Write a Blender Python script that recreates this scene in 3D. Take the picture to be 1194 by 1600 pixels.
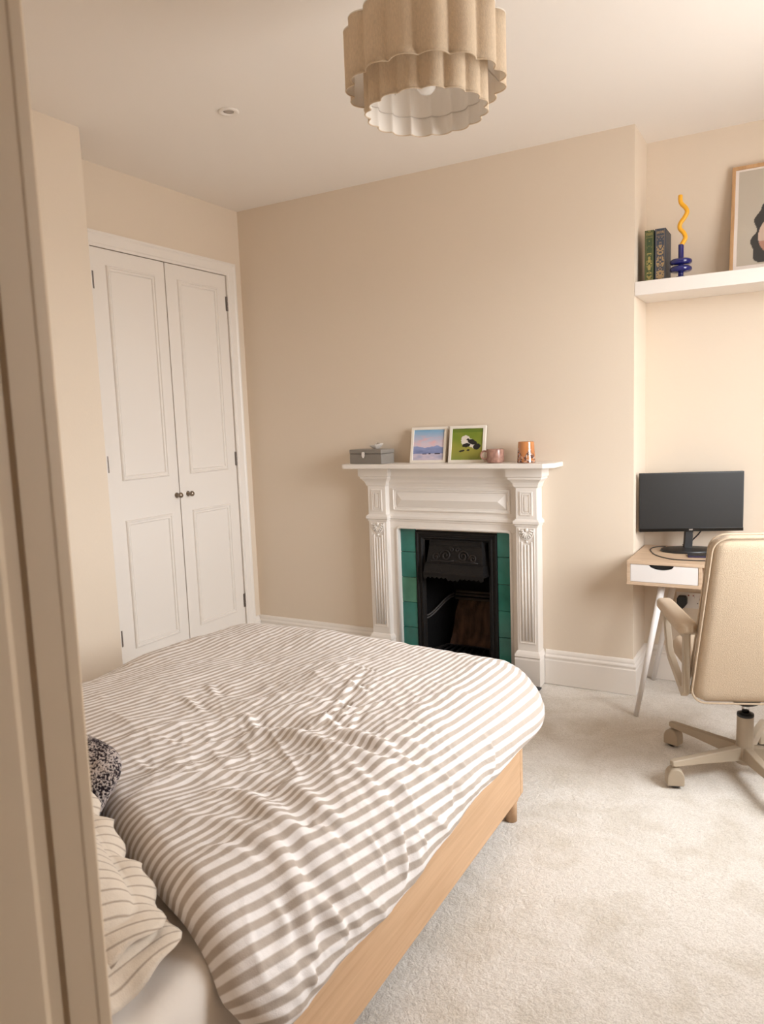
import bpy, bmesh, math, random
import numpy as np
from mathutils import Matrix, Vector, noise as mnoise

for o in list(bpy.data.objects):
    bpy.data.objects.remove(o)
SC = bpy.context.scene
COL = SC.collection
PI = math.pi
rnd = random.Random(7)

# ------------------------------------------------------------------ camera
H = 2.898            # ceiling height
W = 2.518            # right edge of the chimney breast
AL = 0.317           # alcove depth
XR = 4.15            # right (window) wall
YF = -3.5            # wall with the doorway
XN = 0.327           # built-out part of the left wall
YN = -1.487
cam_d = bpy.data.cameras.new('camera')
cam = bpy.data.objects.new('camera', cam_d)
COL.objects.link(cam)
r_, u_, w_ = (0.8697, 0.4923, -0.0370), (-0.0279, 0.1237, 0.9919), (-0.4919, 0.8616, -0.1208)
def norm(v):
    return Vector(v).normalized()
w_ = norm(w_); r_ = norm(Vector(r_) - w_ * Vector(r_).dot(w_)); u_ = r_.cross(w_)
cam.matrix_world = Matrix(((r_.x, u_.x, -w_.x, 3.2822), (r_.y, u_.y, -w_.y, -3.9756), (r_.z, u_.z, -w_.z, 1.5), (0, 0, 0, 1)))
cam_d.sensor_fit = 'VERTICAL'
cam_d.sensor_height = 36.0
cam_d.lens = 1161.16 / 1600 * 36.0
cam_d.clip_start = 0.02
cam_d.dof.use_dof = True
cam_d.dof.focus_distance = 3.6
cam_d.dof.aperture_fstop = 7.0
SC.camera = cam

# ------------------------------------------------------------------ light
world = bpy.data.worlds.new('daylight')
SC.world = world
world.use_nodes = True
nt = world.node_tree
for n in list(nt.nodes):
    nt.nodes.remove(n)
wo = nt.nodes.new('ShaderNodeOutputWorld')
bg = nt.nodes.new('ShaderNodeBackground')
tc = nt.nodes.new('ShaderNodeTexCoord')
sp = nt.nodes.new('ShaderNodeSeparateXYZ')
cr = nt.nodes.new('ShaderNodeValToRGB')
mp = nt.nodes.new('ShaderNodeMapRange')
mp.inputs['From Min'].default_value = -1
mp.inputs['From Max'].default_value = 1
nt.links.new(tc.outputs['Generated'], sp.inputs[0])
nt.links.new(sp.outputs['Z'], mp.inputs['Value'])
nt.links.new(mp.outputs[0], cr.inputs[0])
cr.color_ramp.elements[0].position = 0.49
cr.color_ramp.elements[0].color = (0.42, 0.41, 0.40, 1)
cr.color_ramp.elements[1].position = 0.52
cr.color_ramp.elements[1].color = (0.94, 0.97, 1.0, 1)
nt.links.new(cr.outputs[0], bg.inputs[0])
bg.inputs['Strength'].default_value = 19.0
nt.links.new(bg.outputs[0], wo.inputs[0])
WIN = (-1.80, -0.60, 0.95, 2.50)      # window opening: y0, y1, z0, z1
pl_d = bpy.data.lights.new('window_portal', 'AREA')
pl_d.shape = 'RECTANGLE'
pl_d.size = WIN[1] - WIN[0]
pl_d.size_y = WIN[3] - WIN[2]
pl_d.cycles.is_portal = True
pl = bpy.data.objects.new('window_portal', pl_d)
COL.objects.link(pl)
pl.location = (XR + 0.16, (WIN[0] + WIN[1]) / 2, (WIN[2] + WIN[3]) / 2)
pl.rotation_euler = (0, PI / 2, 0)
pl.rotation_euler = Matrix(((0, 0, 1), (1, 0, 0), (0, 1, 0))).to_euler()
SC.view_settings.view_transform = 'Standard'
SC.view_settings.look = 'None'
SC.view_settings.gamma = 1.0
SC.view_settings.use_curve_mapping = False
SC.view_settings.exposure = 0.62
SC.cycles.use_denoising = True
SC.cycles.max_bounces = 12
SC.cycles.diffuse_bounces = 8
SC.cycles.sample_clamp_indirect = 8.0

# ------------------------------------------------------------------ materials
def mat(name, col, rough=0.6, spec=0.5, metal=0.0, var=0.0, vscale=6.0, bump=0.0, bscale=60.0, bdetail=3.0, sheen=0.0, coat=0.0, stretch=None):
    m = bpy.data.materials.new(name)
    m.use_nodes = True
    t = m.node_tree
    b = t.nodes['Principled BSDF']
    b.inputs['Base Color'].default_value = (*col, 1)
    b.inputs['Roughness'].default_value = rough
    b.inputs['Specular IOR Level'].default_value = spec
    b.inputs['Metallic'].default_value = metal
    if sheen:
        b.inputs['Sheen Weight'].default_value = sheen
    if coat:
        b.inputs['Coat Weight'].default_value = coat
        b.inputs['Coat Roughness'].default_value = 0.08
    co = t.nodes.new('ShaderNodeTexCoord')
    src = co.outputs['Object']
    if stretch:
        mpn = t.nodes.new('ShaderNodeMapping')
        mpn.inputs['Scale'].default_value = stretch
        t.links.new(src, mpn.inputs[0])
        src = mpn.outputs[0]
    if var:
        n = t.nodes.new('ShaderNodeTexNoise')
        n.inputs['Scale'].default_value = vscale
        n.inputs['Detail'].default_value = 5
        t.links.new(src, n.inputs['Vector'])
        r = t.nodes.new('ShaderNodeValToRGB')
        r.color_ramp.elements[0].position = 0.3
        r.color_ramp.elements[1].position = 0.7
        r.color_ramp.elements[0].color = (*[c * (1 - var) for c in col], 1)
        r.color_ramp.elements[1].color = (*[min(1, c * (1 + var)) for c in col], 1)
        t.links.new(n.outputs['Fac'], r.inputs[0])
        t.links.new(r.outputs[0], b.inputs['Base Color'])
    if bump:
        n2 = t.nodes.new('ShaderNodeTexNoise')
        n2.inputs['Scale'].default_value = bscale
        n2.inputs['Detail'].default_value = bdetail
        t.links.new(src, n2.inputs['Vector'])
        bp = t.nodes.new('ShaderNodeBump')
        bp.inputs['Strength'].default_value = bump
        bp.inputs['Distance'].default_value = 0.01
        t.links.new(n2.outputs['Fac'], bp.inputs['Height'])
        t.links.new(bp.outputs[0], b.inputs['Normal'])
    return m

def wood(name, c1, c2, axis=1, rough=0.5, scale=1.0):
    m = bpy.data.materials.new(name)
    m.use_nodes = True
    t = m.node_tree
    b = t.nodes['Principled BSDF']
    b.inputs['Roughness'].default_value = rough
    b.inputs['Specular IOR Level'].default_value = 0.35
    co = t.nodes.new('ShaderNodeTexCoord')
    mpn = t.nodes.new('ShaderNodeMapping')
    s = [34 * scale] * 3
    s[axis] = 1.6 * scale
    mpn.inputs['Scale'].default_value = s
    t.links.new(co.outputs['Object'], mpn.inputs[0])
    n = t.nodes.new('ShaderNodeTexNoise')
    n.inputs['Scale'].default_value = 1.6
    n.inputs['Detail'].default_value = 6
    n.inputs['Distortion'].default_value = 0.6
    t.links.new(mpn.outputs[0], n.inputs['Vector'])
    r = t.nodes.new('ShaderNodeValToRGB')
    r.color_ramp.elements[0].position = 0.32
    r.color_ramp.elements[1].position = 0.68
    r.color_ramp.elements[0].color = (*c1, 1)
    r.color_ramp.elements[1].color = (*c2, 1)
    t.links.new(n.outputs['Fac'], r.inputs[0])
    t.links.new(r.outputs[0], b.inputs['Base Color'])
    return m

def attr_mat(name, rough=0.5, spec=0.4, coat=0.0):
    m = bpy.data.materials.new(name)
    m.use_nodes = True
    t = m.node_tree
    b = t.nodes['Principled BSDF']
    b.inputs['Roughness'].default_value = rough
    b.inputs['Specular IOR Level'].default_value = spec
    if coat:
        b.inputs['Coat Weight'].default_value = coat
    a = t.nodes.new('ShaderNodeVertexColor')
    a.layer_name = 'ink'
    t.links.new(a.outputs[0], b.inputs['Base Color'])
    return m

def stripes(name, c_base, c_line, period, duty, soft=0.06, bscale=500, rough=0.85):
    m = bpy.data.materials.new(name)
    m.use_nodes = True
    t = m.node_tree
    b = t.nodes['Principled BSDF']
    b.inputs['Roughness'].default_value = rough
    b.inputs['Specular IOR Level'].default_value = 0.15
    b.inputs['Sheen Weight'].default_value = 0.1
    uv = t.nodes.new('ShaderNodeUVMap')
    uv.uv_map = 'cloth'
    s = t.nodes.new('ShaderNodeSeparateXYZ')
    t.links.new(uv.outputs[0], s.inputs[0])
    d = t.nodes.new('ShaderNodeMath'); d.operation = 'DIVIDE'
    d.inputs[1].default_value = period
    t.links.new(s.outputs['X'], d.inputs[0])
    f = t.nodes.new('ShaderNodeMath'); f.operation = 'FRACT'
    t.links.new(d.outputs[0], f.inputs[0])
    r = t.nodes.new('ShaderNodeValToRGB')
    e = r.color_ramp.elements
    e[0].position = 0.0; e[0].color = (*c_base, 1)
    e[1].position = 1.0; e[1].color = (*c_base, 1)
    lo = 0.5 - duty / 2; hi = 0.5 + duty / 2
    for p, c in ((lo - soft / 2, c_base), (lo + soft / 2, c_line), (hi - soft / 2, c_line), (hi + soft / 2, c_base)):
        k = e.new(p); k.color = (*c, 1)
    t.links.new(f.outputs[0], r.inputs[0])
    t.links.new(r.outputs[0], b.inputs['Base Color'])
    n2 = t.nodes.new('ShaderNodeTexNoise')
    n2.inputs['Scale'].default_value = bscale
    n2.inputs['Detail'].default_value = 2
    t.links.new(uv.outputs[0], n2.inputs['Vector'])
    n3 = t.nodes.new('ShaderNodeTexNoise')
    n3.inputs['Scale'].default_value = 28
    n3.inputs['Detail'].default_value = 4
    t.links.new(uv.outputs[0], n3.inputs['Vector'])
    ad = t.nodes.new('ShaderNodeMath'); ad.operation = 'MULTIPLY_ADD'
    ad.inputs[1].default_value = 6.0
    t.links.new(n3.outputs['Fac'], ad.inputs[0])
    t.links.new(n2.outputs['Fac'], ad.inputs[2])
    bp = t.nodes.new('ShaderNodeBump')
    bp.inputs['Strength'].default_value = 0.25
    bp.inputs['Distance'].default_value = 0.003
    t.links.new(ad.outputs[0], bp.inputs['Height'])
    t.links.new(bp.outputs[0], b.inputs['Normal'])
    return m

WALL = mat('wall_paint', (0.735, 0.638, 0.525), 0.75, 0.25, bump=0.04, bscale=90)
CEIL = mat('ceiling_paint', (0.86, 0.815, 0.765), 0.85, 0.2)
WHITE = mat('white_gloss_paint', (0.82, 0.775, 0.725), 0.38, 0.45)
WHITE_F = mat('white_eggshell', (0.82, 0.775, 0.73), 0.5, 0.4, bump=0.03, bscale=40)
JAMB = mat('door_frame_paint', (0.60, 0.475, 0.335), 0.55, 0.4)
HALLP = mat('hall_paint', (0.55, 0.44, 0.33), 0.8, 0.2)
OAK = wood('bed_wood', (0.52, 0.325, 0.185), (0.61, 0.40, 0.24), 1, 0.45)
OAKX = wood('desk_wood', (0.52, 0.37, 0.25), (0.66, 0.50, 0.36), 0, 0.5)
FRAMEW = wood('frame_wood', (0.45, 0.26, 0.12), (0.58, 0.36, 0.19), 2, 0.5)
CHAIRF = mat('chair_fabric', (0.53, 0.415, 0.295), 0.9, 0.2, var=0.06, vscale=240, bump=0.35, bscale=420, sheen=0.2)
CHAIRM = mat('chair_metal', (0.43, 0.355, 0.265), 0.45, 0.45)
CHROME = mat('chrome', (0.7, 0.7, 0.7), 0.18, 0.5, 1.0)
BLACK = mat('black_plastic', (0.012, 0.012, 0.013), 0.35, 0.5)
IRON = mat('cast_iron', (0.007, 0.0058, 0.0055), 0.5, 0.3, bump=0.3, bscale=120)
SOOT = mat('soot', (0.0035, 0.003, 0.003), 0.9, 0.2, bump=0.3, bscale=60)
RUST = mat('rusted_iron', (0.070, 0.038, 0.026), 0.85, 0.2, var=0.55, vscale=9, bump=0.4, bscale=70, stretch=(3, 3, 0.6))
SLATE = mat('slate', (0.05, 0.05, 0.05), 0.6, 0.4, bump=0.2)
BRONZE = mat('aged_nickel', (0.30, 0.25, 0.20), 0.32, 0.5, 1.0)
HINGE = mat('hinge_steel', (0.22, 0.19, 0.17), 0.4, 0.5, 0.8)
SHEET = mat('white_cotton', (0.76, 0.70, 0.64), 0.9, 0.15, bump=0.25, bscale=14)
LINEN = mat('linen_shade', (0.66, 0.535, 0.395), 0.9, 0.15, var=0.08, vscale=260, bump=0.25, bscale=500, stretch=(1, 1, 0.35))
LINING = mat('shade_lining', (0.80, 0.755, 0.70), 0.8, 0.2)
BULB = mat('opal_glass', (0.88, 0.86, 0.83), 0.2, 0.5)
METALG = mat('grey_box_metal', (0.245, 0.225, 0.20), 0.42, 0.5)
SILVER = mat('silver', (0.72, 0.70, 0.68), 0.25, 0.5, 1.0)

# ------------------------------------------------------------------ helpers
def box(bm, x0, x1, y0, y1, z0, z1):
    vs = [bm.verts.new((x, y, z)) for x in (x0, x1) for y in (y0, y1) for z in (z0, z1)]
    for f in ((0, 1, 3, 2), (4, 6, 7, 5), (0, 4, 5, 1), (2, 3, 7, 6), (0, 2, 6, 4), (1, 5, 7, 3)):
        bm.faces.new([vs[i] for i in f])

def tube(bm, pts, rad, n=10, cap=True):
    pts = [Vector(p) for p in pts]
    rads = rad if hasattr(rad, '__len__') else [rad] * len(pts)
    rings = []
    prev = None
    for i, p in enumerate(pts):
        t = (pts[min(i + 1, len(pts) - 1)] - pts[max(i - 1, 0)]).normalized()
        if prev is None:
            a = Vector((0, 0, 1)) if abs(t.z) < 0.9 else Vector((1, 0, 0))
            s = t.cross(a).normalized()
        else:
            s = (prev - t * prev.dot(t)).normalized()
        prev = s
        b = t.cross(s)
        rings.append([bm.verts.new(p + (s * math.cos(k * 2 * PI / n) + b * math.sin(k * 2 * PI / n)) * rads[i]) for k in range(n)])
    for a, b in zip(rings[:-1], rings[1:]):
        for k in range(n):
            bm.faces.new((a[k], a[(k + 1) % n], b[(k + 1) % n], b[k]))
    if cap:
        bm.faces.new(rings[0][::-1]); bm.faces.new(rings[-1])

def lathe(bm, prof, n=32, c=(0, 0, 0), axis='z'):
    rings = []
    for r, h in prof:
        ring = []
        for k in range(n):
            a = k * 2 * PI / n
            p = (r * math.cos(a), r * math.sin(a), h)
            if axis == 'x':
                p = (h, p[0], p[1])
            elif axis == 'y':
                p = (p[1], h, p[0])
            ring.append(bm.verts.new((p[0] + c[0], p[1] + c[1], p[2] + c[2])))
        rings.append(ring)
    for a, b in zip(rings[:-1], rings[1:]):
        for k in range(n):
            bm.faces.new((a[k], a[(k + 1) % n], b[(k + 1) % n], b[k]))
    bm.faces.new(rings[0][::-1]); bm.faces.new(rings[-1])

def prism(bm, outline, M, t):
    """outline in the local XY plane, thickness t along local +Z, then moved by M"""
    a = [bm.verts.new(M @ Vector((x, y, 0))) for x, y in outline]
    b = [bm.verts.new(M @ Vector((x, y, t))) for x, y in outline]
    bm.faces.new(a[::-1]); bm.faces.new(b)
    n = len(a)
    for i in range(n):
        bm.faces.new((a[i], a[(i + 1) % n], b[(i + 1) % n], b[i]))

def plane_x(x, y, z):      # facing +x: local X -> +y, Y -> z, Z -> +x
    return Matrix(((0, 0, 1, x), (1, 0, 0, y), (0, 1, 0, z), (0, 0, 0, 1)))

def plane_y(x, y, z):      # facing -y: local X -> +x, Y -> z, Z -> -y
    return Matrix(((1, 0, 0, x), (0, 0, -1, y), (0, 1, 0, z), (0, 0, 0, 1)))

def ring(bm, x0, x1, y0, y1, prof, M):
    """mitred rectangular moulding; prof = list of (inset, height), closed to the wall"""
    cols = []
    for sx, sy in ((0, 0), (1, 0), (1, 1), (0, 1)):
        c = []
        for d, h in prof:
            x = x0 + d if sx == 0 else x1 - d
            y = y0 + d if sy == 0 else y1 - d
            c.append(bm.verts.new(M @ Vector((x, y, h))))
        cols.append(c)
    n = len(prof)
    for i in range(4):
        a, b = cols[i], cols[(i + 1) % 4]
        for k in range(n):
            bm.faces.new((a[k], b[k], b[(k + 1) % n], a[(k + 1) % n]))

def sweep_profile(bm, path, prof):
    """prof (d, z): d to the right-hand side of the travel direction; path of xy points, mitred"""
    P = [Vector((p[0], p[1])) for p in path]
    cols = []
    for i, p in enumerate(P):
        def nrm(a, b):
            d = (b - a).normalized()
            return Vector((d.y, -d.x))
        if i == 0:
            off = nrm(P[0], P[1])
        elif i == len(P) - 1:
            off = nrm(P[-2], P[-1])
        else:
            n1, n2 = nrm(P[i - 1], p), nrm(p, P[i + 1])
            off = (n1 + n2) / (1 + n1.dot(n2))
        cols.append([bm.verts.new((p.x + off.x * d, p.y + off.y * d, z)) for d, z in prof])
    n = len(prof)
    for a, b in zip(cols[:-1], cols[1:]):
        for k in range(n):
            bm.faces.new((a[k], b[k], b[(k + 1) % n], a[(k + 1) % n]))
    bm.faces.new(cols[0]); bm.faces.new(cols[-1][::-1])

def obj(name, bm, m, parent=None, smooth=False, bevel=0, seg=2, world=False, angle=40):
    bmesh.ops.recalc_face_normals(bm, faces=bm.faces)
    me = bpy.data.meshes.new(name)
    bm.to_mesh(me); bm.free()
    if m:
        me.materials.append(m)
    o = bpy.data.objects.new(name, me)
    COL.objects.link(o)
    if parent:
        o.parent = parent
        if world:
            me.transform(RW[parent.name].inverted())
        RW[o.name] = RW[parent.name]
    else:
        RW[o.name] = Matrix.Identity(4)
    if smooth:
        for p in me.polygons:
            p.use_smooth = True
    if bevel:
        b = o.modifiers.new('bevel', 'BEVEL')
        b.width = bevel; b.segments = seg; b.limit_method = 'ANGLE'; b.angle_limit = math.radians(angle)
        for p in me.polygons:
            p.use_smooth = True
        b.harden_normals = True
    return o
RW = {}

def thing(name, label, cat, loc=(0, 0, 0), rotz=0, group=None):
    o = bpy.data.objects.new(name, None)
    COL.objects.link(o)
    o.empty_display_size = 0.05
    o.location = loc
    o.rotation_euler = (0, 0, rotz)
    RW[o.name] = Matrix.Translation(loc) @ Matrix.Rotation(rotz, 4, 'Z')
    return tag(o, label, cat, group)

def tag(o, label, cat, group=None):
    o['label'] = label; o['category'] = cat
    if group:
        o['group'] = group
    return o

def struct(name, bm, m, label=None, bevel=0, smooth=False):
    o = obj(name, bm, m, bevel=bevel, smooth=smooth)
    o['kind'] = 'structure'
    if label:
        o['label'] = label
    return o

def NB():
    return bmesh.new()

def ink_mesh(name, nx, ny, w, h, fn, M, m, parent, world=True):
    """flat print: a grid whose colour comes from fn(u, v)"""
    me = bpy.data.meshes.new(name)
    vs = [tuple(M @ Vector((-w / 2 + w * i / nx, h * j / ny, 0))) for j in range(ny + 1) for i in range(nx + 1)]
    fs = [(j * (nx + 1) + i, j * (nx + 1) + i + 1, (j + 1) * (nx + 1) + i + 1, (j + 1) * (nx + 1) + i) for j in range(ny) for i in range(nx)]
    me.from_pydata(vs, [], fs)
    ca = me.color_attributes.new('ink', 'FLOAT_COLOR', 'POINT')
    for j in range(ny + 1):
        for i in range(nx + 1):
            ca.data[j * (nx + 1) + i].color = (*fn(i / nx, j / ny), 1)
    me.materials.append(m)
    o = bpy.data.objects.new(name, me)
    COL.objects.link(o)
    if parent:
        o.parent = parent
        if world:
            me.transform(RW[parent.name].inverted())
        RW[o.name] = RW[parent.name]
    return o

def lerp(a, b, t):
    t = max(0.0, min(1.0, t))
    return tuple(x + (y - x) * t for x, y in zip(a, b))

def nz(x, y, s=1.0, z=0.0):
    return mnoise.noise(Vector((x * s, y * s, z)))

# ================================================================== STRUCTURE
# floor: carpet with shallow real unevenness
NX, NY = 150, 150
fx0, fx1, fy0, fy1 = -0.1, XR + 0.1, -5.2, AL + 0.1
me = bpy.data.meshes.new('floor')
vs = []
for j in range(NY + 1):
    for i in range(NX + 1):
        x = fx0 + (fx1 - fx0) * i / NX; y = fy0 + (fy1 - fy0) * j / NY
        vs.append((x, y, 0.0015 * nz(x, y, 9) + 0.001 * nz(x, y, 22) - 0.002))
fs = [(j * (NX + 1) + i, j * (NX + 1) + i + 1, (j + 1) * (NX + 1) + i + 1, (j + 1) * (NX + 1) + i) for j in range(NY) for i in range(NX)]
me.from_pydata(vs, [], fs)
for p in me.polygons:
    p.use_smooth = True
CARPET = bpy.data.materials.new('carpet_pile')
CARPET.use_nodes = True
t = CARPET.node_tree
b = t.nodes['Principled BSDF']
b.inputs['Roughness'].default_value = 0.95
b.inputs['Specular IOR Level'].default_value = 0.1
b.inputs['Sheen Weight'].default_value = 0.25
co = t.nodes.new('ShaderNodeTexCoord')
nA = t.nodes.new('ShaderNodeTexNoise'); nA.inputs['Scale'].default_value = 230; nA.inputs['Detail'].default_value = 3
nB = t.nodes.new('ShaderNodeTexNoise'); nB.inputs['Scale'].default_value = 5; nB.inputs['Detail'].default_value = 6; nB.inputs['Distortion'].default_value = 1.2
nC = t.nodes.new('ShaderNodeTexNoise'); nC.inputs['Scale'].default_value = 38; nC.inputs['Detail'].default_value = 4; nC.inputs['Distortion'].default_value = 0.8
for n in (nA, nB, nC):
    t.links.new(co.outputs['Object'], n.inputs['Vector'])
rA = t.nodes.new('ShaderNodeValToRGB')
rA.color_ramp.elements[0].position = 0.25; rA.color_ramp.elements[0].color = (0.56, 0.515, 0.455, 1)
rA.color_ramp.elements[1].position = 0.6; rA.color_ramp.elements[1].color = (0.775, 0.735, 0.68, 1)
t.links.new(nA.outputs['Fac'], rA.inputs[0])
rB = t.nodes.new('ShaderNodeValToRGB')
rB.color_ramp.elements[0].position = 0.30; rB.color_ramp.elements[0].color = (0.86, 0.84, 0.80, 1)
rB.color_ramp.elements[1].position = 0.58; rB.color_ramp.elements[1].color = (1, 1, 1, 1)
t.links.new(nB.outputs['Fac'], rB.inputs[0])
mx = t.nodes.new('ShaderNodeMix'); mx.data_type = 'RGBA'; mx.blend_type = 'MULTIPLY'
mx.inputs['Factor'].default_value = 1
t.links.new(rA.outputs[0], mx.inputs['A']); t.links.new(rB.outputs[0], mx.inputs['B'])
t.links.new(mx.outputs['Result'], b.inputs['Base Color'])
ad = t.nodes.new('ShaderNodeMath'); ad.operation = 'MULTIPLY_ADD'; ad.inputs[1].default_value = 3.0
t.links.new(nC.outputs['Fac'], ad.inputs[0]); t.links.new(nA.outputs['Fac'], ad.inputs[2])
bp = t.nodes.new('ShaderNodeBump'); bp.inputs['Strength'].default_value = 0.42; bp.inputs['Distance'].default_value = 0.006
t.links.new(ad.outputs[0], bp.inputs['Height'])
t.links.new(bp.outputs[0], b.inputs['Normal'])
me.materials.append(CARPET)
fl = bpy.data.objects.new('floor', me)
COL.objects.link(fl)
fl['kind'] = 'structure'; fl['label'] = 'pale beige pile carpet covering the bedroom floor'
RW['floor'] = Matrix.Identity(4)

bm = NB(); box(bm, -0.2, XR + 0.2, -5.3, AL + 0.2, H, H + 0.1)
struct('ceiling', bm, CEIL, 'smooth off-white bedroom ceiling')

# fireplace wall: chimney breast with opening, and alcove back
OX0, OX1, OZ = 1.245, 1.772, 0.84
bm = NB()
box(bm, -0.15, OX0, 0, AL + 0.12, -0.05, H)
box(bm, OX1, W, 0, AL + 0.12, -0.05, H)
box(bm, OX0, OX1, 0, AL + 0.12, OZ, H)
box(bm, OX0, OX1, 0.30, AL + 0.12, -0.05, OZ)
box(bm, W, XR + 0.15, AL, AL + 0.12, -0.05, H)
struct('wall_back', bm, WALL, 'warm cream painted chimney breast and alcove wall')

# left wall: wardrobe opening, then the built-out part beside the bed
DY0, DY1, DZ = -1.213, -0.158, 2.470
bm = NB()
box(bm, -0.15, 0, DY1 + 0.004, 0.0, -0.05, H)
box(bm, -0.15, 0, YN - 0.05, DY0 - 0.004, -0.05, H)
box(bm, -0.15, 0, DY0 - 0.004, DY1 + 0.004, DZ + 0.004, H)
box(bm, -0.15, -0.06, DY0 - 0.004, DY1 + 0.004, -0.05, DZ + 0.004)
box(bm, -0.15, XN, -3.62, YN, -0.05, H)
struct('wall_left', bm, WALL, 'warm cream painted wall around the built-in wardrobe')

# wall with the doorway the picture is taken through
JX0, JX1, JZ = 2.656, 3.465, 2.05
bm = NB()
box(bm, XN, JX0 - 0.02, YF - 0.13, YF, -0.05, H)
box(bm, JX1 + 0.02, XR + 0.15, YF - 0.13, YF, -0.05, H)
box(bm, JX0 - 0.02, JX1 + 0.02, YF - 0.13, YF, JZ + 0.3, H)
struct('wall_front', bm, WALL, 'wall with the doorway beside the bed head')

# window wall
bm = NB()
box(bm, XR, XR + 0.15, YF, WIN[0], -0.05, H)
box(bm, XR, XR + 0.15, WIN[1], AL, -0.05, H)
box(bm, XR, XR + 0.15, WIN[0], WIN[1], -0.05, WIN[2])
box(bm, XR, XR + 0.15, WIN[0], WIN[1], WIN[3], H)
struct('wall_right', bm, WALL, 'window wall of the bedroom')
wt = bpy.data.objects.new('window_1', None); COL.objects.link(wt)
wt['kind'] = 'structure'; wt['label'] = 'tall white sash window lighting the room'
wt.location = (XR + 0.08, (WIN[0] + WIN[1]) / 2, WIN[2]); RW['window_1'] = Matrix.Translation(wt.location)
wy, wh = (WIN[1] - WIN[0]) / 2, WIN[3] - WIN[2]
bm = NB(); ring(bm, -wy, wy, 0, wh, [(0, -0.03), (0, 0.03), (0.05, 0.03), (0.05, -0.03)], plane_x(0, 0, 0)); obj('window_frame', bm, WHITE, wt)
for k in (-1 / 3, 1 / 3):
    bm = NB(); box(bm, -0.03, 0.03, k * wy - 0.03, k * wy + 0.03, 0.05, wh - 0.05); obj('mullion', bm, WHITE, wt)
bm = NB(); box(bm, -0.02, 0.02, -wy + 0.05, wy - 0.05, wh / 2 - 0.02, wh / 2 + 0.02); obj('meeting_rail', bm, WHITE, wt)
bm = NB(); box(bm, -0.14, 0.0, -wy - 0.03, wy + 0.03, -0.03, 0.0); obj('window_sill', bm, WHITE, wt, bevel=0.006)
GLASS = bpy.data.materials.new('window_glass')
GLASS.use_nodes = True
t = GLASS.node_tree
t.nodes.remove(t.nodes['Principled BSDF'])
tr = t.nodes.new('ShaderNodeBsdfTransparent'); gl = t.nodes.new('ShaderNodeBsdfGlossy'); gl.inputs['Roughness'].default_value = 0.02
ms = t.nodes.new('ShaderNodeMixShader'); ms.inputs[0].default_value = 0.06
t.links.new(tr.outputs[0], ms.inputs[1]); t.links.new(gl.outputs[0], ms.inputs[2])
t.links.new(ms.outputs[0], t.nodes['Material Output'].inputs[0])
for k in range(3):
    bm = NB(); a = -wy + 0.05 + k * (2 * wy - 0.1) / 3
    box(bm, 0.0, 0.004, a, a + (2 * wy - 0.1) / 3, 0.05, wh - 0.05); obj('pane', bm, GLASS, wt)

# hallway behind the doorway
bm = NB()
box(bm, 1.9, 2.0, -5.2, YF - 0.13, -0.05, H); box(bm, XR + 0.05, XR + 0.15, -5.2, YF - 0.13, -0.05, H); box(bm, 1.9, XR + 0.15, -5.3, -5.2, -0.05, H)
struct('wall_hall', bm, HALLP, 'landing walls outside the bedroom door')

# door lining seen at the left edge of the picture
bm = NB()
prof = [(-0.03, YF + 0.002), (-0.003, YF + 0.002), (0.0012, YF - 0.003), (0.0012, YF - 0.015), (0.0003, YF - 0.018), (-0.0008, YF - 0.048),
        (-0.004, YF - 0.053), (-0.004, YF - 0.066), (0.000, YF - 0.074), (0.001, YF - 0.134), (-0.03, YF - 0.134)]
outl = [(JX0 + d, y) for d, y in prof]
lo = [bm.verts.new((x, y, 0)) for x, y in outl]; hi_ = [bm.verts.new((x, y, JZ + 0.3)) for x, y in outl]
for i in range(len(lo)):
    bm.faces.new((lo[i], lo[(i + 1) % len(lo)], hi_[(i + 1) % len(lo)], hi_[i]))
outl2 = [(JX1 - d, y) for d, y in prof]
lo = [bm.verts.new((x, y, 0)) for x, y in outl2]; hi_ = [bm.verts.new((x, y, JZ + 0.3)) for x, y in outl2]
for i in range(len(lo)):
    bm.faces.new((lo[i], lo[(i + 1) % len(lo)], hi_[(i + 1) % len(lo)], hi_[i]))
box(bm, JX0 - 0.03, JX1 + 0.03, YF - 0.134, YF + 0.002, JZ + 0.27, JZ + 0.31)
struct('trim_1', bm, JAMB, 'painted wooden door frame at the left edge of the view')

# skirting boards
BB = [(0, 0), (0.020, 0), (0.020, 0.135), (0.017, 0.140), (0.017, 0.148), (0.020, 0.153), (0.019, 0.160), (0.012, 0.168), (0.012, 0.176), (0.009, 0.186), (0.005, 0.192), (0, 0.193)]
bm = NB(); sweep_profile(bm, [(0.0, 0), (0.972, 0)], BB); sweep_profile(bm, [(2.045, 0), (W, 0), (W, AL), (XR, AL)], BB)
struct('baseboard_back', bm, WHITE, 'moulded white skirting along the chimney breast and alcove')
bm = NB(); sweep_profile(bm, [(0, -0.07), (0, -0.02)], BB); sweep_profile(bm, [(XN, YF), (XN, YN), (0, YN)], BB)
struct('baseboard_left', bm, WHITE, 'moulded white skirting along the left wall')
bm = NB(); sweep_profile(bm, [(XR, AL), (XR, YF)], BB)
struct('baseboard_right', bm, WHITE, 'moulded white skirting under the window')

# ================================================================== WARDROBE
wd = thing('wardrobe', 'white built-in wardrobe with panelled double doors and small round knobs', 'wardrobe', (0, (DY0 + DY1) / 2, 0))
bm = NB()
AP = [(0, 0), (0.0, 0.024), (0.012, 0.026), (0.022, 0.020), (0.060, 0.017), (0.066, 0.012), (0.079, 0.012), (0.079, 0)]
M = plane_x(0, 0, 0)
a0, a1, az = DY0 - 0.083, DY1 + 0.083, DZ + 0.079
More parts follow.
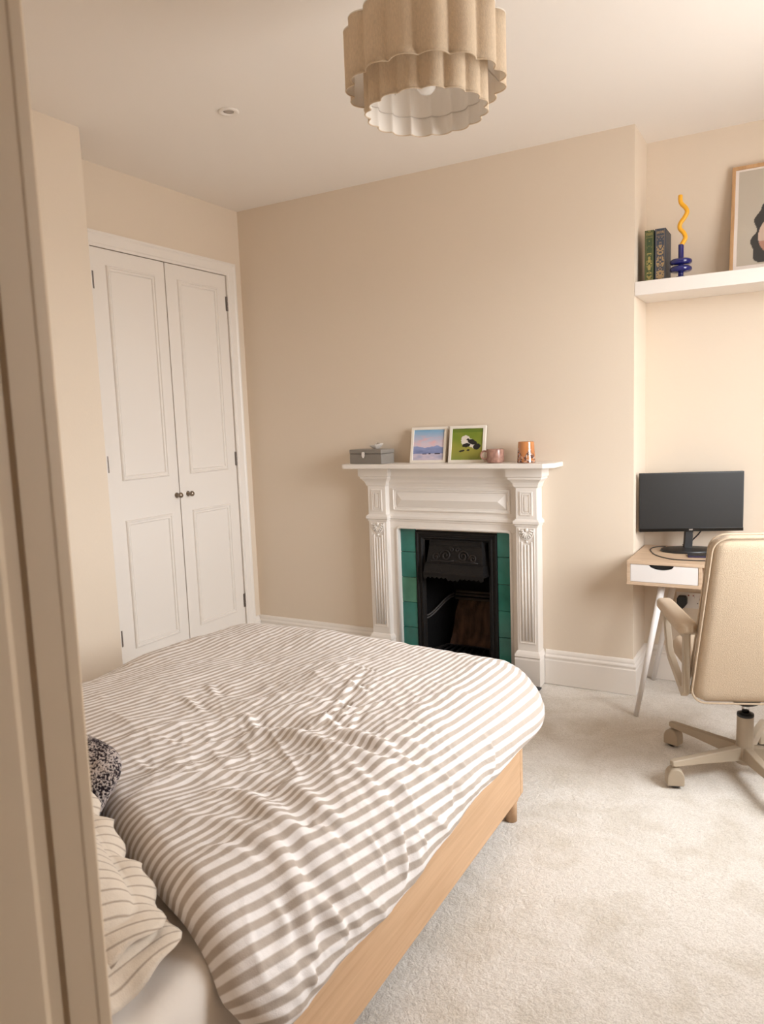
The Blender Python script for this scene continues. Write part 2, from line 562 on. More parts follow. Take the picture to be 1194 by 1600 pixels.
# architrave: two legs and a head, mitred
cols = []
for pos in range(4):
    c = []
    for d, h in AP:
        y = a0 + d if pos < 2 else a1 - d
        z = 0.0 if pos in (0, 3) else az - d
        c.append(bm.verts.new((h, y, z)))
    cols.append(c)
for a, b2 in zip(cols[:-1], cols[1:]):
    for k in range(len(AP)):
        bm.faces.new((a[k], b2[k], b2[(k + 1) % len(AP)], a[(k + 1) % len(AP)]))
obj('frame', bm, WHITE, wd, world=True)
ymid = -0.688
for side, (ya, yb) in enumerate(((DY0, ymid - 0.0015), (ymid + 0.0015, DY1))):
    bm = NB(); box(bm, -0.035, 0.004, ya + 0.002, yb - 0.002, 0.012, DZ - 0.003)
    d = obj('door', bm, WHITE, wd, world=True, bevel=0.002)
    if side == 0:
        pa, pb = -1.117, -0.768
    else:
        pa, pb = -0.594, -0.247
    for z0, z1 in ((1.225, 2.383), (0.27, 1.003)):
        bm = NB()
        ring(bm, pa, pb, z0, z1, [(0, 0.003), (0.002, 0.013), (0.007, 0.018), (0.012, 0.017), (0.015, 0.010), (0.020, 0.0105), (0.022, 0.013), (0.026, 0.012), (0.030, 0.003)], plane_x(0, 0, 0))
        obj('panel_molding', bm, WHITE, d, world=True)
    bm = NB(); ky = -0.717 if side == 0 else -0.622
    lathe(bm, [(0.015, 0.0), (0.016, 0.003), (0.008, 0.006), (0.007, 0.018), (0.012, 0.022), (0.0165, 0.030), (0.0165, 0.038), (0.011, 0.045), (0.002, 0.047)], 20, (0.004, ky, 1.106), 'x')
    obj('knob', bm, BRONZE, d, world=True, smooth=True)
    hy = DY0 + 0.001 if side == 0 else DY1 - 0.001
    for hz in ((2.296, 1.323, 0.352) if side == 0 else (2.291, 1.292, 0.332)):
        bm = NB()
        for k in range(3):
            tube(bm, [(0.006, hy, hz - 0.045 + k * 0.031), (0.006, hy, hz - 0.045 + k * 0.031 + 0.028)], 0.0065, 8)
        box(bm, 0.003, 0.0052, hy - 0.012, hy + 0.012, hz - 0.045, hz + 0.045)
        obj('hinge', bm, HINGE, d, world=True)

# ================================================================== FIREPLACE SURROUND
fs_ = thing('fireplace_surround', 'white painted wooden fireplace surround with fluted pilasters and mantel shelf', 'fireplace', (1.5, 0, 0))
PL = ((0.967, 1.092), (1.908, 2.031))
bm = NB()
box(bm, 0.972, 1.146, -0.045, 0, 0, 0.852); box(bm, 1.858, 2.026, -0.045, 0, 0, 0.852); box(bm, 0.972, 2.026, -0.045, 0, 0.852, 1.20)
obj('back_panel', bm, WHITE, fs_, world=True, bevel=0.003)
bm = NB()   # bead round the opening
n0 = []
path = [(1.146, 0.0), (1.146, 0.852), (1.858, 0.852), (1.858, 0.0)]
tube(bm, [(1.140, -0.046, 0), (1.140, -0.046, 0.845), (1.148, -0.046, 0.857), (1.160, -0.046, 0.860), (1.840, -0.046, 0.860), (1.855, -0.046, 0.857), (1.864, -0.046, 0.845), (1.864, -0.046, 0)], 0.009, 8)
obj('opening_bead', bm, WHITE, fs_, world=True, smooth=True)
for (p0, p1) in PL:
    pc = (p0 + p1) / 2
    bm = NB(); box(bm, p0, p1, -0.088, 0, 0.185, 1.13)
    pil = obj('pilaster', bm, WHITE, fs_, world=True, bevel=0.004)
    bm = NB()      # plinth
    box(bm, p0 - 0.012, p1 + 0.012, -0.105, 0, 0, 0.150)
    obj('plinth', bm, WHITE, pil, world=True, bevel=0.003)
    bm = NB()
    cols = []
    for e, z in ((0.012, 0.150), (0.009, 0.158), (0.014, 0.165), (0.010, 0.178), (0.003, 0.190), (-0.002, 0.196)):
        cols.append([bm.verts.new(p) for p in ((p0 - e, 0, z), (p0 - e, -0.092 - e, z), (p1 + e, -0.092 - e, z), (p1 + e, 0, z))])
    for a, b2 in zip(cols[:-1], cols[1:]):
        for k in range(3):
            bm.faces.new((a[k], a[k + 1], b2[k + 1], b2[k]))
    bm.faces.new(cols[-1])
    obj('plinth_molding', bm, WHITE, pil, world=True)
    bm = NB()      # band between shaft and block
    cols = []
    for e, z in ((0.0, 0.897), (0.004, 0.900), (0.004, 0.908), (0.012, 0.914), (0.012, 0.928), (0.006, 0.934), (0.0, 0.940)):
        cols.append([bm.verts.new(p) for p in ((p0 - e, 0, z), (p0 - e, -0.088 - e, z), (p1 + e, -0.088 - e, z), (p1 + e, 0, z))])
    for a, b2 in zip(cols[:-1], cols[1:]):
        for k in range(3):
            bm.faces.new((a[k], a[k + 1], b2[k + 1], b2[k]))
    obj('band', bm, WHITE, pil, world=True)
    bm = NB()      # flared capital
    cols = []
    for e, z in ((0.0, 1.112), (0.006, 1.118), (0.008, 1.128), (0.014, 1.142), (0.026, 1.156), (0.032, 1.160), (0.032, 1.170), (0.040, 1.176), (0.040, 1.222)):
        cols.append([bm.verts.new(p) for p in ((p0 - e, 0, z), (p0 - e, -0.088 - e, z), (p1 + e, -0.088 - e, z), (p1 + e, 0, z))])
    for a, b2 in zip(cols[:-1], cols[1:]):
        for k in range(3):
            bm.faces.new((a[k], a[k + 1], b2[k + 1], b2[k]))
    obj('capital', bm, WHITE, pil, world=True)
    Mp = plane_y(pc, -0.088, 0)
    bm = NB()
    ring(bm, -0.036, 0.036, 0.960, 1.092, [(0, 0), (0.001, 0.005), (0.008, 0.005), (0.009, 0.001), (0.013, 0.001), (0.014, 0.005), (0.019, 0.005), (0.020, 0)], Mp)
    box(bm, pc - 0.009, pc + 0.009, -0.094, -0.088, 0.985, 1.067)
    obj('block_panel', bm, WHITE, pil, world=True)
    for k in (-1.5, -0.5, 0.5, 1.5):     # reeds of the shaft
        bm = NB()
        xk = pc + k * 0.0185
        tube(bm, [(xk, -0.088, 0.255), (xk, -0.088, 0.80 - abs(k) * 0.004 + (0.02 if abs(k) > 1 else 0))], 0.0062, 8)
        obj('reed', bm, WHITE, pil, world=True, smooth=True)
    bm = NB()
    ring(bm, -0.046, 0.046, 0.238, 0.890, [(0, 0), (0.001, 0.003), (0.005, 0.003), (0.006, 0)], Mp)
    obj('shaft_edge', bm, WHITE, pil, world=True)
    bm = NB()      # hanging fan ornament at the top of the shaft
    for k in range(9):
        a = PI + PI * (k + 0.5) / 9
        tube(bm, [(pc + 0.010 * math.cos(a), -0.089, 0.882 + 0.010 * math.sin(a)), (pc + 0.037 * math.cos(a), -0.092, 0.882 + 0.05 * math.sin(a))], [0.003, 0.0065], 6)
    tube(bm, [(pc + 0.042 * math.cos(PI + PI * k / 14), -0.090, 0.884 + 0.058 * math.sin(PI + PI * k / 14)) for k in range(15)], 0.004, 6)
    lathe(bm, [(0.012, 0), (0.010, -0.006), (0.003, -0.009)], 12, (pc, -0.088, 0.880), 'y')
    lathe(bm, [(0.008, 0), (0.006, -0.005), (0.002, -0.007)], 10, (pc, -0.088, 0.815), 'y')
    obj('fan_ornament', bm, WHITE, pil, world=True, smooth=True)
# frieze between the pilasters
bm = NB()
Mp = plane_y(0, -0.045, 0)
ring(bm, 1.118, 1.866, 0.960, 1.098, [(0, 0), (0.002, 0.010), (0.008, 0.012), (0.012, 0.006), (0.020, 0.006), (0.022, 0.0)], Mp)
obj('frieze_molding', bm, WHITE, fs_, world=True)
bm = NB()
x0, x1, z0, z1 = 1.142, 1.842, 0.984, 1.074
zc = (z0 + z1) / 2
A = [bm.verts.new(p) for p in ((x0, -0.046, z0), (x1, -0.046, z0), (x1, -0.046, z1), (x0, -0.046, z1), (x0 + 0.045, -0.066, zc), (x1 - 0.045, -0.066, zc))]
for f in ((0, 1, 5, 4), (2, 3, 4, 5), (1, 2, 5), (3, 0, 4)):
    bm.faces.new([A[i] for i in f])
obj('raised_panel', bm, WHITE, fs_, world=True)
bm = NB()
for prof_ in ([(0, 0.898), (0.006, 0.900), (0.006, 0.908), (0.014, 0.914), (0.014, 0.928), (0.004, 0.938), (0, 0.94)],
              [(0, 1.112), (0.006, 1.115), (0.010, 1.128), (0.016, 1.134), (0.020, 1.150), (0.034, 1.164), (0.040, 1.172), (0.040, 1.222), (0, 1.222)]):
    sweep_profile(bm, [(1.092, -0.045), (1.908, -0.045)], prof_)
obj('frieze_cornice', bm, WHITE, fs_, world=True)
bm = NB()      # shelf with clipped front corners
out = [(0.838, 0), (0.838, -0.165), (0.868, -0.205), (2.100, -0.205), (2.150, -0.150), (2.150, 0)]
prism(bm, out, Matrix.Translation((0, 0, 1.224)), 0.027)
sh = obj('shelf', bm, WHITE, fs_, world=True, bevel=0.005)

# ================================================================== FIREPLACE INSERT
fi = thing('fireplace_insert', 'black cast iron fireplace with hood and green tiled slips', 'fireplace', (1.508, 0, 0))
TILE = [mat('green_glaze', c, 0.12, 0.5, var=0.22, vscale=7, bump=0.05, bscale=14) for c in ((0.032, 0.180, 0.148), (0.040, 0.205, 0.168), (0.080, 0.235, 0.165), (0.036, 0.190, 0.158))]
for side, (tx0, tx1) in enumerate(((1.145, 1.247), (1.770, 1.860))):
    bounds = [0.0, 0.078, 0.234, 0.391, 0.547, 0.705, 0.853]
    for k in range(6):
        bm = NB()
        g = 0.0012
        box(bm, tx0 + g, tx1 - g, -0.016 - rnd.random() * 0.0015, -0.001, bounds[k] + g, bounds[k + 1] - g)
        ti = 2 if (side == 0 and k == 3) else (0, 1, 3)[rnd.randrange(3)]
        obj('tile', bm, TILE[ti], fi, world=True, bevel=0.0025)
bm = NB()
ring(bm, 1.248, 1.769, -0.10, 0.838, [(0, 0), (0.0, 0.016), (0.006, 0.022), (0.014, 0.022), (0.018, 0.016), (0.028, 0.014), (0.034, 0.020), (0.040, 0.020), (0.046, 0.010), (0.056, 0.004), (0.056, 0)], plane_y(0, 0, 0))
obj('iron_frame', bm, IRON, fi, world=True)
bm = NB()      # firebox: back, cheeks, floor, top
box(bm, 1.25, 1.768, 0.285, 0.299, 0, 0.835)
for s in (-1, 1):
    c = 1.509
    vs = [bm.verts.new((c + s * a, y, z)) for a, y, z in ((0.255, 0.0, 0), (0.15, 0.284, 0), (0.15, 0.284, 0.83), (0.255, 0.0, 0.83))]
    bm.faces.new(vs)
box(bm, 1.25, 1.768, 0, 0.299, -0.02, 0.03)
box(bm, 1.25, 1.768, 0, 0.299, 0.80, 0.838)
obj('firebox', bm, SOOT, fi, world=True)
# hood
bm = NB()
hx0, hx1, ht0, ht1 = 1.318, 1.700, 1.352, 1.668
secs = [(1.345, 1.673, 0.79, -0.012), (1.338, 1.680, 0.73, -0.022), (1.330, 1.688, 0.655, -0.040), (1.326, 1.692, 0.650, -0.050), (1.322, 1.696, 0.636, -0.052), (1.320, 1.698, 0.606, -0.060), (1.318, 1.700, 0.598, -0.066), (1.318, 1.700, 0.584, -0.066)]
rows = []
for x0, x1, z, y in secs:
    rows.append([bm.verts.new(p) for p in ((x0 - 0.02, 0.02, z), (x0, y, z), (x1, y, z), (x1 + 0.02, 0.02, z))])
for a, b2 in zip(rows[:-1], rows[1:]):
    for k in range(3):
        bm.faces.new((a[k], a[k + 1], b2[k + 1], b2[k]))
hood = obj('hood', bm, IRON, fi, world=True)
bm = NB()      # ragged cast lip under the hood
out = [(hx0, 0.0)]
out += [(hx1, 0.0)]
N = 26
for k in range(N + 1):
    x = hx1 - (hx1 - hx0) * k / N
    q = abs(k / N - 0.5) * 2
    out.append((x, -0.012 - 0.010 * abs(math.sin(k * 1.57)) - 0.012 * (q < 0.16) - 0.006 * (q > 0.85)))
prism(bm, out, plane_y(0, -0.058, 0.586), 0.008)
obj('lip', bm, IRON, hood, world=True)
bm = NB()      # scroll relief
for s in (-1, 1):
    for cx, cz, r0, turns, dr in ((0.055, 0.700, 0.034, 1.6, 1), (0.118, 0.688, 0.024, 1.5, -1), (0.020, 0.735, 0.016, 1.2, 1)):
        pts = []
        for k in range(26):
            a = k / 25 * turns * 2 * PI
            rr = r0 * (1 - 0.8 * k / 25)
            z = cz + rr * math.sin(a)
            pts.append((1.509 + s * (cx + dr * rr * math.cos(a)), -0.022 - (0.735 - z) * 0.22 - 0.004, z))
        tube(bm, pts, 0.0042, 6)
    tube(bm, [(1.509 + s * x, -0.024 - (0.735 - z) * 0.22, z) for x, z in ((0.0, 0.672), (0.04, 0.665), (0.09, 0.668), (0.15, 0.664))], 0.0035, 6)
obj('scroll_relief', bm, mat('iron_relief', (0.014, 0.010, 0.009), 0.42, 0.5), hood, world=True, smooth=True)
bm = NB(); ring(bm, 1.348, 1.670, 0.752, 0.785, [(0, 0), (0.001, 0.005), (0.004, 0.005), (0.005, 0)], plane_y(0, -0.017, 0)); obj('top_rib', bm, IRON, hood, world=True)
# fire back plate, ledge and cheeks' curved rails
bm = NB()
vs = []
g = []
for k in range(9):
    z = 0.10 + 0.27 * k / 8
    y = 0.15 + 0.11 * (k / 8) + 0.012 * math.sin(k * 0.8)
    wv = 0.135 - 0.025 * k / 8
    g.append([bm.verts.new((1.515 + wv * (j / 6 * 2 - 1), y + 0.02 * (1 - (j / 6 * 2 - 1) ** 2), z)) for j in range(7)])
for a, b2 in zip(g[:-1], g[1:]):
    for j in range(6):
        bm.faces.new((a[j], a[j + 1], b2[j + 1], b2[j]))
obj('fire_back', bm, RUST, fi, world=True, smooth=True)
bm = NB()
for q, z in enumerate((0.376, 0.398, 0.416)):
    tube(bm, [(1.385, 0.245 + q * 0.01, z), (1.645, 0.245 + q * 0.01, z)], 0.008, 8)
obj('ledge', bm, mat('iron_brown', (0.055, 0.038, 0.03), 0.6, 0.4), fi, world=True, smooth=True)
CURVE = mat('worn_iron', (0.07, 0.06, 0.055), 0.4, 0.5)
for s in (-1, 1):
    bm = NB()
    for q in (0, 0.016):
        pts = []
        for k in range(13):
            f = k / 12
            sm = f * f * (3 - 2 * f)
            pts.append((1.509 + s * (0.232 - 0.105 * f), 0.03 + 0.20 * f, 0.285 + 0.105 * sm + q))
        tube(bm, pts, 0.005, 8)
    obj('side_rail', bm, CURVE, fi, world=True, smooth=True)
bm = NB()
for k in range(9):
    x = 1.33 + 0.36 * k / 8
    tube(bm, [(x, 0.03, 0.085), (x * 0.8 + 1.509 * 0.2, 0.15, 0.095)], 0.006, 6)
tube(bm, [(1.30, 0.03, 0.088), (1.718, 0.03, 0.088)], 0.009, 8)
tube(bm, [(1.30, 0.03, 0.088), (1.37, 0.15, 0.098), (1.65, 0.15, 0.098), (1.718, 0.03, 0.088)], 0.006, 6)
obj('grate', bm, IRON, fi, world=True, smooth=True)
bm = NB(); box(bm, 0.955, 2.052, -0.38, -0.11, 0.0, 0.006); box(bm, 1.11, 1.89, -0.11, 0.0, 0.0, 0.006)
tag(obj('hearth', bm, SLATE), 'dark slate hearth slab in front of the fireplace', 'hearth')

# ================================================================== ALCOVE SHELF
bm = NB(); box(bm, W + 0.001, XR - 0.001, 0.0, AL - 0.001, 2.079, 2.147)
tag(obj('alcove_shelf', bm, WHITE_F, bevel=0.003), 'thick white floating shelf across the alcove above the desk', 'shelf')
SHZ = 2.147

# ================================================================== DESK
DKZ = 0.766
dk = thing('desk', 'small wood-effect desk with white drawer and splayed white legs', 'desk', (2.95, 0.05, 0))
dx0, dx1, dy0, dy1 = 2.526, 3.42, -0.205, 0.292
bm = NB(); box(bm, dx0, dx1, dy0, dy1, DKZ - 0.016, DKZ); obj('desktop', bm, OAKX, dk, world=True, bevel=0.0015)
bm = NB(); box(bm, dx0, dx1, dy0, dy1, DKZ - 0.121, DKZ - 0.105); obj('bottom_panel', bm, OAKX, dk, world=True, bevel=0.0015)
for x in (dx0, 2.858, dx1 - 0.016):
    bm = NB(); box(bm, x, x + 0.016, dy0 + (0.0 if x != 2.858 else 0.002), dy1, DKZ - 0.105, DKZ - 0.016); obj('side_panel', bm, OAKX, dk, world=True, bevel=0.001)
bm = NB(); box(bm, dx0 + 0.016, dx1 - 0.016, dy1 - 0.012, dy1, DKZ - 0.105, DKZ - 0.016); obj('rear_panel', bm, OAKX, dk, world=True)
bm = NB()
q0, q1, qz0, qz1 = dx0 + 0.018, 2.856, DKZ - 0.103, DKZ - 0.0175
cx = 2.688
out = [(q0, qz0), (q1, qz0), (q1, qz1)] + [(cx + 0.058 * math.cos(PI * k / 16), qz1 - 0.024 * math.sin(PI * k / 16)) for k in range(17)] + [(q0, qz1)]
prism(bm, out, plane_y(0, dy0 + 0.018, 0), 0.016)
dr = obj('drawer', bm, mat('white_laminate', (0.80, 0.765, 0.745), 0.4, 0.4), dk, world=True)
bm = NB(); box(bm, q0 + 0.004, q1 - 0.004, dy0 + 0.03, dy0 + 0.034, qz0 + 0.004, qz1 - 0.004); box(bm, q0 + 0.004, q1 - 0.004, dy0 + 0.03, dy1 - 0.03, qz0 + 0.004, qz0 + 0.01)
obj('drawer_shade_sheet', bm, BLACK, dr, world=True)  # black sheet and floor behind the cutout, standing in for shade inside the drawer
LEGW = mat('white_leg', (0.80, 0.77, 0.75), 0.4, 0.4)
for tp, ft in (((2.685, -0.135), (2.590, -0.289)), ((2.700, 0.215), (2.578, 0.272)), ((3.26, -0.135), (3.355, -0.289)), ((3.25, 0.215), (3.36, 0.272))):
    bm = NB(); tube(bm, [(tp[0], tp[1], DKZ - 0.121), (ft[0], ft[1], 0.0)], [0.0175, 0.0115], 20); obj('leg', bm, LEGW, dk, world=True, smooth=True)

# monitor
mo = thing('monitor', 'black flat computer monitor switched off on the desk', 'monitor', (2.775, 0.152, DKZ), math.radians(21))
mw, mz0, mz1 = 0.515, 0.107, 0.415
bm = NB(); box(bm, -mw / 2, mw / 2, -0.012, 0.012, mz0, mz1)
box(bm, -mw / 2 + 0.05, mw / 2 - 0.05, 0.012, 0.034, mz0 + 0.02, mz1 - 0.08)
obj('housing', bm, BLACK, mo, bevel=0.003)
bm = NB(); box(bm, -mw / 2 + 0.006, mw / 2 - 0.006, -0.0132, -0.012, mz0 + 0.02, mz1 - 0.006)
SCREEN = mat('dark_screen', (0.012, 0.0105, 0.009), 0.42, 0.35)
obj('screen', bm, SCREEN, mo)
bm = NB(); box(bm, -mw / 2, mw / 2, -0.0145, -0.012, mz0, mz0 + 0.017); obj('bezel', bm, mat('gloss_black', (0.008, 0.008, 0.008), 0.12, 0.5), mo, bevel=0.001)
bm = NB()      # small maker's mark: three short light strokes
for k in range(3):
    box(bm, -0.009 + k * 0.0062, -0.0042 + k * 0.0062, -0.0152, -0.0145, mz0 + 0.0055, mz0 + 0.0125)
obj('logo', bm, SILVER, mo)
bm = NB()
vs0 = [(-0.020, 0.005), (0.022, 0.005), (0.022, 0.035), (-0.020, 0.035)]
lo = [bm.verts.new((x - 0.008, y, 0.012)) for x, y in vs0]; hi_ = [bm.verts.new((x * 0.85, y - 0.002, 0.20)) for x, y in vs0]
bm.faces.new(lo[::-1]); bm.faces.new(hi_)
for i in range(4):
    bm.faces.new((lo[i], lo[(i + 1) % 4], hi_[(i + 1) % 4], hi_[i]))
obj('neck', bm, BLACK, mo, bevel=0.003)
bm = NB(); lathe(bm, [(0.140, 0.0), (0.142, 0.004), (0.138, 0.012), (0.05, 0.018), (0.001, 0.019)], 48)
bmesh.ops.scale(bm, vec=(1.0, 0.68, 1.0), verts=bm.verts)
bmesh.ops.translate(bm, vec=(-0.005, 0.006, 0), verts=bm.verts)
obj('base', bm, BLACK, mo, smooth=False, bevel=0.001)
bm = NB(); tube(bm, [(0.075, 0.02, 0.13), (0.05, 0.03, 0.085), (0.02, 0.04, 0.05), (0.005, 0.05, 0.03), (-0.02, 0.07, 0.022)], 0.0035, 8); obj('video_cable', bm, BLACK, mo, smooth=True)

bm = NB()
pts = [(2.640, 0.245), (2.600, 0.222), (2.580, 0.165), (2.594, 0.075), (2.640, -0.035), (2.720, -0.112), (2.800, -0.120), (2.880, -0.110), (2.96, -0.09)]
def catmull(P, n=8):
    P = [np.array(p, float) for p in P]
    out = []
    for i in range(len(P) - 1):
        p0, p1, p2, p3 = P[max(i - 1, 0)], P[i], P[i + 1], P[min(i + 2, len(P) - 1)]
        for k in range(n):
            t = k / n
            out.append(0.5 * ((2 * p1) + (-p0 + p2) * t + (2 * p0 - 5 * p1 + 4 * p2 - p3) * t * t + (-p0 + 3 * p1 - 3 * p2 + p3) * t ** 3))
    out.append(P[-1])
    return out
tube(bm, [(p[0], p[1], DKZ + 0.0026) for p in catmull(pts)], 0.0026, 8)
tag(obj('cable', bm, BLACK, smooth=True), 'thin black cable looped across the desk top', 'cable')
ph = thing('phone', 'dark slab phone lying on the desk beside the monitor stand', 'phone', (2.862, 0.012, DKZ), math.radians(10))
bm = NB(); box(bm, -0.08, 0.08, -0.038, 0.038, 0.0, 0.009); obj('body', bm, mat('purple_case', (0.03, 0.02, 0.055), 0.35, 0.5), ph, bevel=0.003)
bm = NB(); box(bm, -0.076, 0.076, -0.034, 0.034, 0.009, 0.0096); obj('screen', bm, BLACK, ph)

# wall socket + plug
so = thing('wall_socket', 'white double wall socket under the desk', 'socket', (2.765, AL, 0.42))
bm = NB(); box(bm, -0.075, 0.075, -0.010, 0, 0, 0.088); obj('plate', bm, LEGW, so, bevel=0.003)
SLOT = mat('socket_slot', (0.05, 0.045, 0.04), 0.6)
for cxs in (0.045,):
    for px_, pz_, w_s, h_s in ((cxs - 0.011, 0.030, 0.006, 0.0025), (cxs + 0.011, 0.030, 0.006, 0.0025), (cxs, 0.050, 0.0028, 0.008)):
        bm = NB(); box(bm, px_ - w_s / 2, px_ + w_s / 2, -0.0106, -0.010, pz_ - h_s, pz_ + h_s); obj('slot', bm, SLOT, so)
REDM = mat('switch_red', (0.35, 0.05, 0.03), 0.5)
for xs in (-0.012, 0.012):
    bm = NB(); box(bm, xs - 0.006, xs + 0.006, -0.014, -0.010, 0.058, 0.078)
    sw = obj('switch', bm, LEGW, so, bevel=0.001)
    bm = NB(); box(bm, xs - 0.003, xs + 0.003, -0.0146, -0.014, 0.069, 0.076); obj('switch_mark', bm, REDM, sw)
pg = thing('plug', 'black mains plug pushed into the left of the wall socket', 'plug', (2.722, AL - 0.0105, 0.438))
bm = NB()
out = [(-0.026, 0.012), (-0.026, 0.040), (-0.018, 0.054), (0.018, 0.054), (0.026, 0.040), (0.026, 0.012), (0.010, -0.012), (-0.010, -0.012)]
prism(bm, out, plane_y(0, 0, 0), 0.036); obj('body', bm, BLACK, pg, bevel=0.004)
bm = NB(); tube(bm, catmull([(0, -0.018, -0.012), (0.0, -0.02, -0.06), (0.02, -0.03, -0.16), (0.05, -0.04, -0.30), (0.10, -0.05, -0.42)]), 0.004, 8); obj('lead', bm, BLACK, pg, smooth=True)

# ================================================================== OFFICE CHAIR
chx, chy, chr_ = 3.102, -0.715, math.radians(21)
ch = thing('office_chair', 'beige fabric swivel chair with padded arms and five-star base', 'chair', (chx, chy, 0), chr_)
bm = NB(); lathe(bm, [(0.030, 0.045), (0.036, 0.05), (0.037, 0.115), (0.033, 0.13), (0.032, 0.245), (0.029, 0.248)], 28); obj('column', bm, CHAIRM, ch, smooth=True, bevel=0.001)
bm = NB(); lathe(bm, [(0.031, 0.245), (0.033, 0.248), (0.032, 0.258), (0.016, 0.262)], 28); obj('collar', bm, BLACK, ch, smooth=True)
bm = NB(); lathe(bm, [(0.0145, 0.258), (0.0145, 0.325)], 20); obj('gas_lift', bm, CHROME, ch, smooth=True)
bm = NB(); lathe(bm, [(0.018, 0.290), (0.050, 0.305), (0.055, 0.312), (0.055, 0.345)], 24)
box(bm, -0.07, 0.07, -0.10, 0.12, 0.345, 0.405); obj('mechanism', bm, BLACK, ch)
for k in range(5):
    a = math.radians(132 + 72 * k)
    ca, sa = math.cos(a), math.sin(a)
    bm = NB()
    secs = [(0.020, 0.021, 0.062, 0.122), (0.10, 0.020, 0.070, 0.119), (0.22, 0.0185, 0.080, 0.115), (0.335, 0.017, 0.086, 0.112), (0.352, 0.013, 0.089, 0.109)]
    rows = []
    for r0, hw, za, zb in secs:
        rows.append([bm.verts.new((r0 * ca - s * sa, r0 * sa + s * ca, z)) for s, z in ((-hw, za), (hw, za), (hw * 0.8, zb), (-hw * 0.8, zb))])
    for a_, b_ in zip(rows[:-1], rows[1:]):
        for i in range(4):
            bm.faces.new((a_[i], a_[(i + 1) % 4], b_[(i + 1) % 4], b_[i]))
    bm.faces.new(rows[0][::-1]); bm.faces.new(rows[-1])
    lg = obj('base_leg', bm, CHAIRM, ch, bevel=0.005)
    # caster: domed hood over two narrow wheels
    cx_, cy_ = 0.335 * ca, 0.335 * sa
    sw_ = math.radians((160, 200, 40, 10, 300)[k]) - chr_
    Mc = Matrix.Translation((cx_, cy_, 0)) @ Matrix.Rotation(sw_, 4, 'Z')
    bm = NB()
    out = [(0.034 * math.cos(t_), 0.042 + 0.040 * math.sin(t_)) for t_ in [PI * q / 12 for q in range(13)]] + [(-0.034, 0.010), (0.034, 0.010)]
    Mh = Mc @ Matrix(((1, 0, 0, 0), (0, 0, 1, -0.027), (0, 1, 0, 0), (0, 0, 0, 1)))
    prism(bm, out, Mh, 0.054)
    tube(bm, [Mc @ Vector((0, 0, 0.06)), Mc @ Vector((0, 0, 0.094))], 0.010, 12)
    cs = obj('caster', bm, CHAIRM, ch, bevel=0.006)
    bm = NB()
    tmp = bmesh.new()
    for yy in (-0.019, 0.005):
        lathe(bm, [(0.020, yy), (0.025, yy + 0.002), (0.025, yy + 0.012), (0.020, yy + 0.014)], 20, (0, 0, 0.025), 'y')
    tmp.free()
    bmesh.ops.transform(bm, matrix=Mc, verts=bm.verts)
    obj('wheel', bm, BLACK, cs)

def padded(hw0, hw1, h, th, rc, bulge, n=28, m=36):
    """cushion panel standing in XZ, thickness along y; half widths hw0 (bottom) -> hw1 (top), rounded corners"""
    bm = NB()
    rows_f, rows_b = [], []
    for j in range(m + 1):
        v = j / m
        z = h * v
        hw = hw0 + (hw1 - hw0) * v
        e = min(z, h - z)
        ins = rc - math.sqrt(max(0, rc * rc - (rc - e) ** 2)) if e < rc else 0
        hwj = max(0.01, hw - ins)
        rf, rb = [], []
        for i in range(n + 1):
            s = i / n * 2 - 1
            x = hwj * math.sin(s * PI / 2) if False else hwj * s
            d = min(hwj * (1 - abs(s)), e) / (th * 0.5)
            edge = math.sqrt(max(0.0, 1 - (1 - min(1, d)) ** 2))
            y = th / 2 * (0.45 + 0.55 * edge) + bulge * (1 - s * s) * math.sin(PI * v)
            rf.append(bm.verts.new((x, y, z))); rb.append(bm.verts.new((x, -y, z)))
        rows_f.append(rf); rows_b.append(rb)
    for R1, fl_ in ((rows_f, 0), (rows_b, 1)):
        for a, b in zip(R1[:-1], R1[1:]):
            for i in range(n):
                bm.faces.new((a[i], a[i + 1], b[i + 1], b[i]))
    for j in range(m):
        bm.faces.new((rows_f[j][0], rows_f[j + 1][0], rows_b[j + 1][0], rows_b[j][0]))
        bm.faces.new((rows_f[j][n], rows_f[j + 1][n], rows_b[j + 1][n], rows_b[j][n]))
    for i in range(n):
        bm.faces.new((rows_f[0][i], rows_f[0][i + 1], rows_b[0][i + 1], rows_b[0][i]))
        bm.faces.new((rows_f[m][i], rows_f[m][i + 1], rows_b[m][i + 1], rows_b[m][i]))
    return bm

def panel_outline(hw0, hw1, h, rc, k=8):
    pts = []
    for cx_, cz_, a0 in ((hw0 - rc, rc, -PI / 2), (hw1 - rc, h - rc, 0), (-(hw1 - rc), h - rc, PI / 2), (-(hw0 - rc), rc, PI)):
        for q in range(k + 1):
            a = a0 + PI / 2 * q / k
            pts.append((cx_ + rc * math.cos(a), cz_ + rc * math.sin(a)))
    return pts

tilt = math.radians(8)
Mb = Matrix.Translation((0, -0.205, 0.392)) @ Matrix.Rotation(tilt, 4, 'X')
bm = padded(0.268, 0.226, 0.655, 0.070, 0.055, 0.006)
bmesh.ops.transform(bm, matrix=Mb, verts=bm.verts)
bk = obj('backrest', bm, CHAIRF, ch, smooth=True)
for yy, sc_ in ((-0.026, 1.0), (0.020, 1.0)):
    bm = NB()
    o_ = panel_outline(0.2705, 0.2285, 0.659, 0.057)
    pts = [Mb @ Vector((x, yy, z - 0.002)) for x, z in o_] 
    tube(bm, pts + pts[:2], 0.0042, 8, cap=False)
    obj('piping', bm, CHAIRF, bk, smooth=True)
bm = padded(0.245, 0.235, 0.47, 0.085, 0.06, 0.008)
bmesh.ops.transform(bm, matrix=Matrix.Translation((0, -0.19, 0.470)) @ Matrix.Rotation(-PI / 2, 4, 'X'), verts=bm.verts)
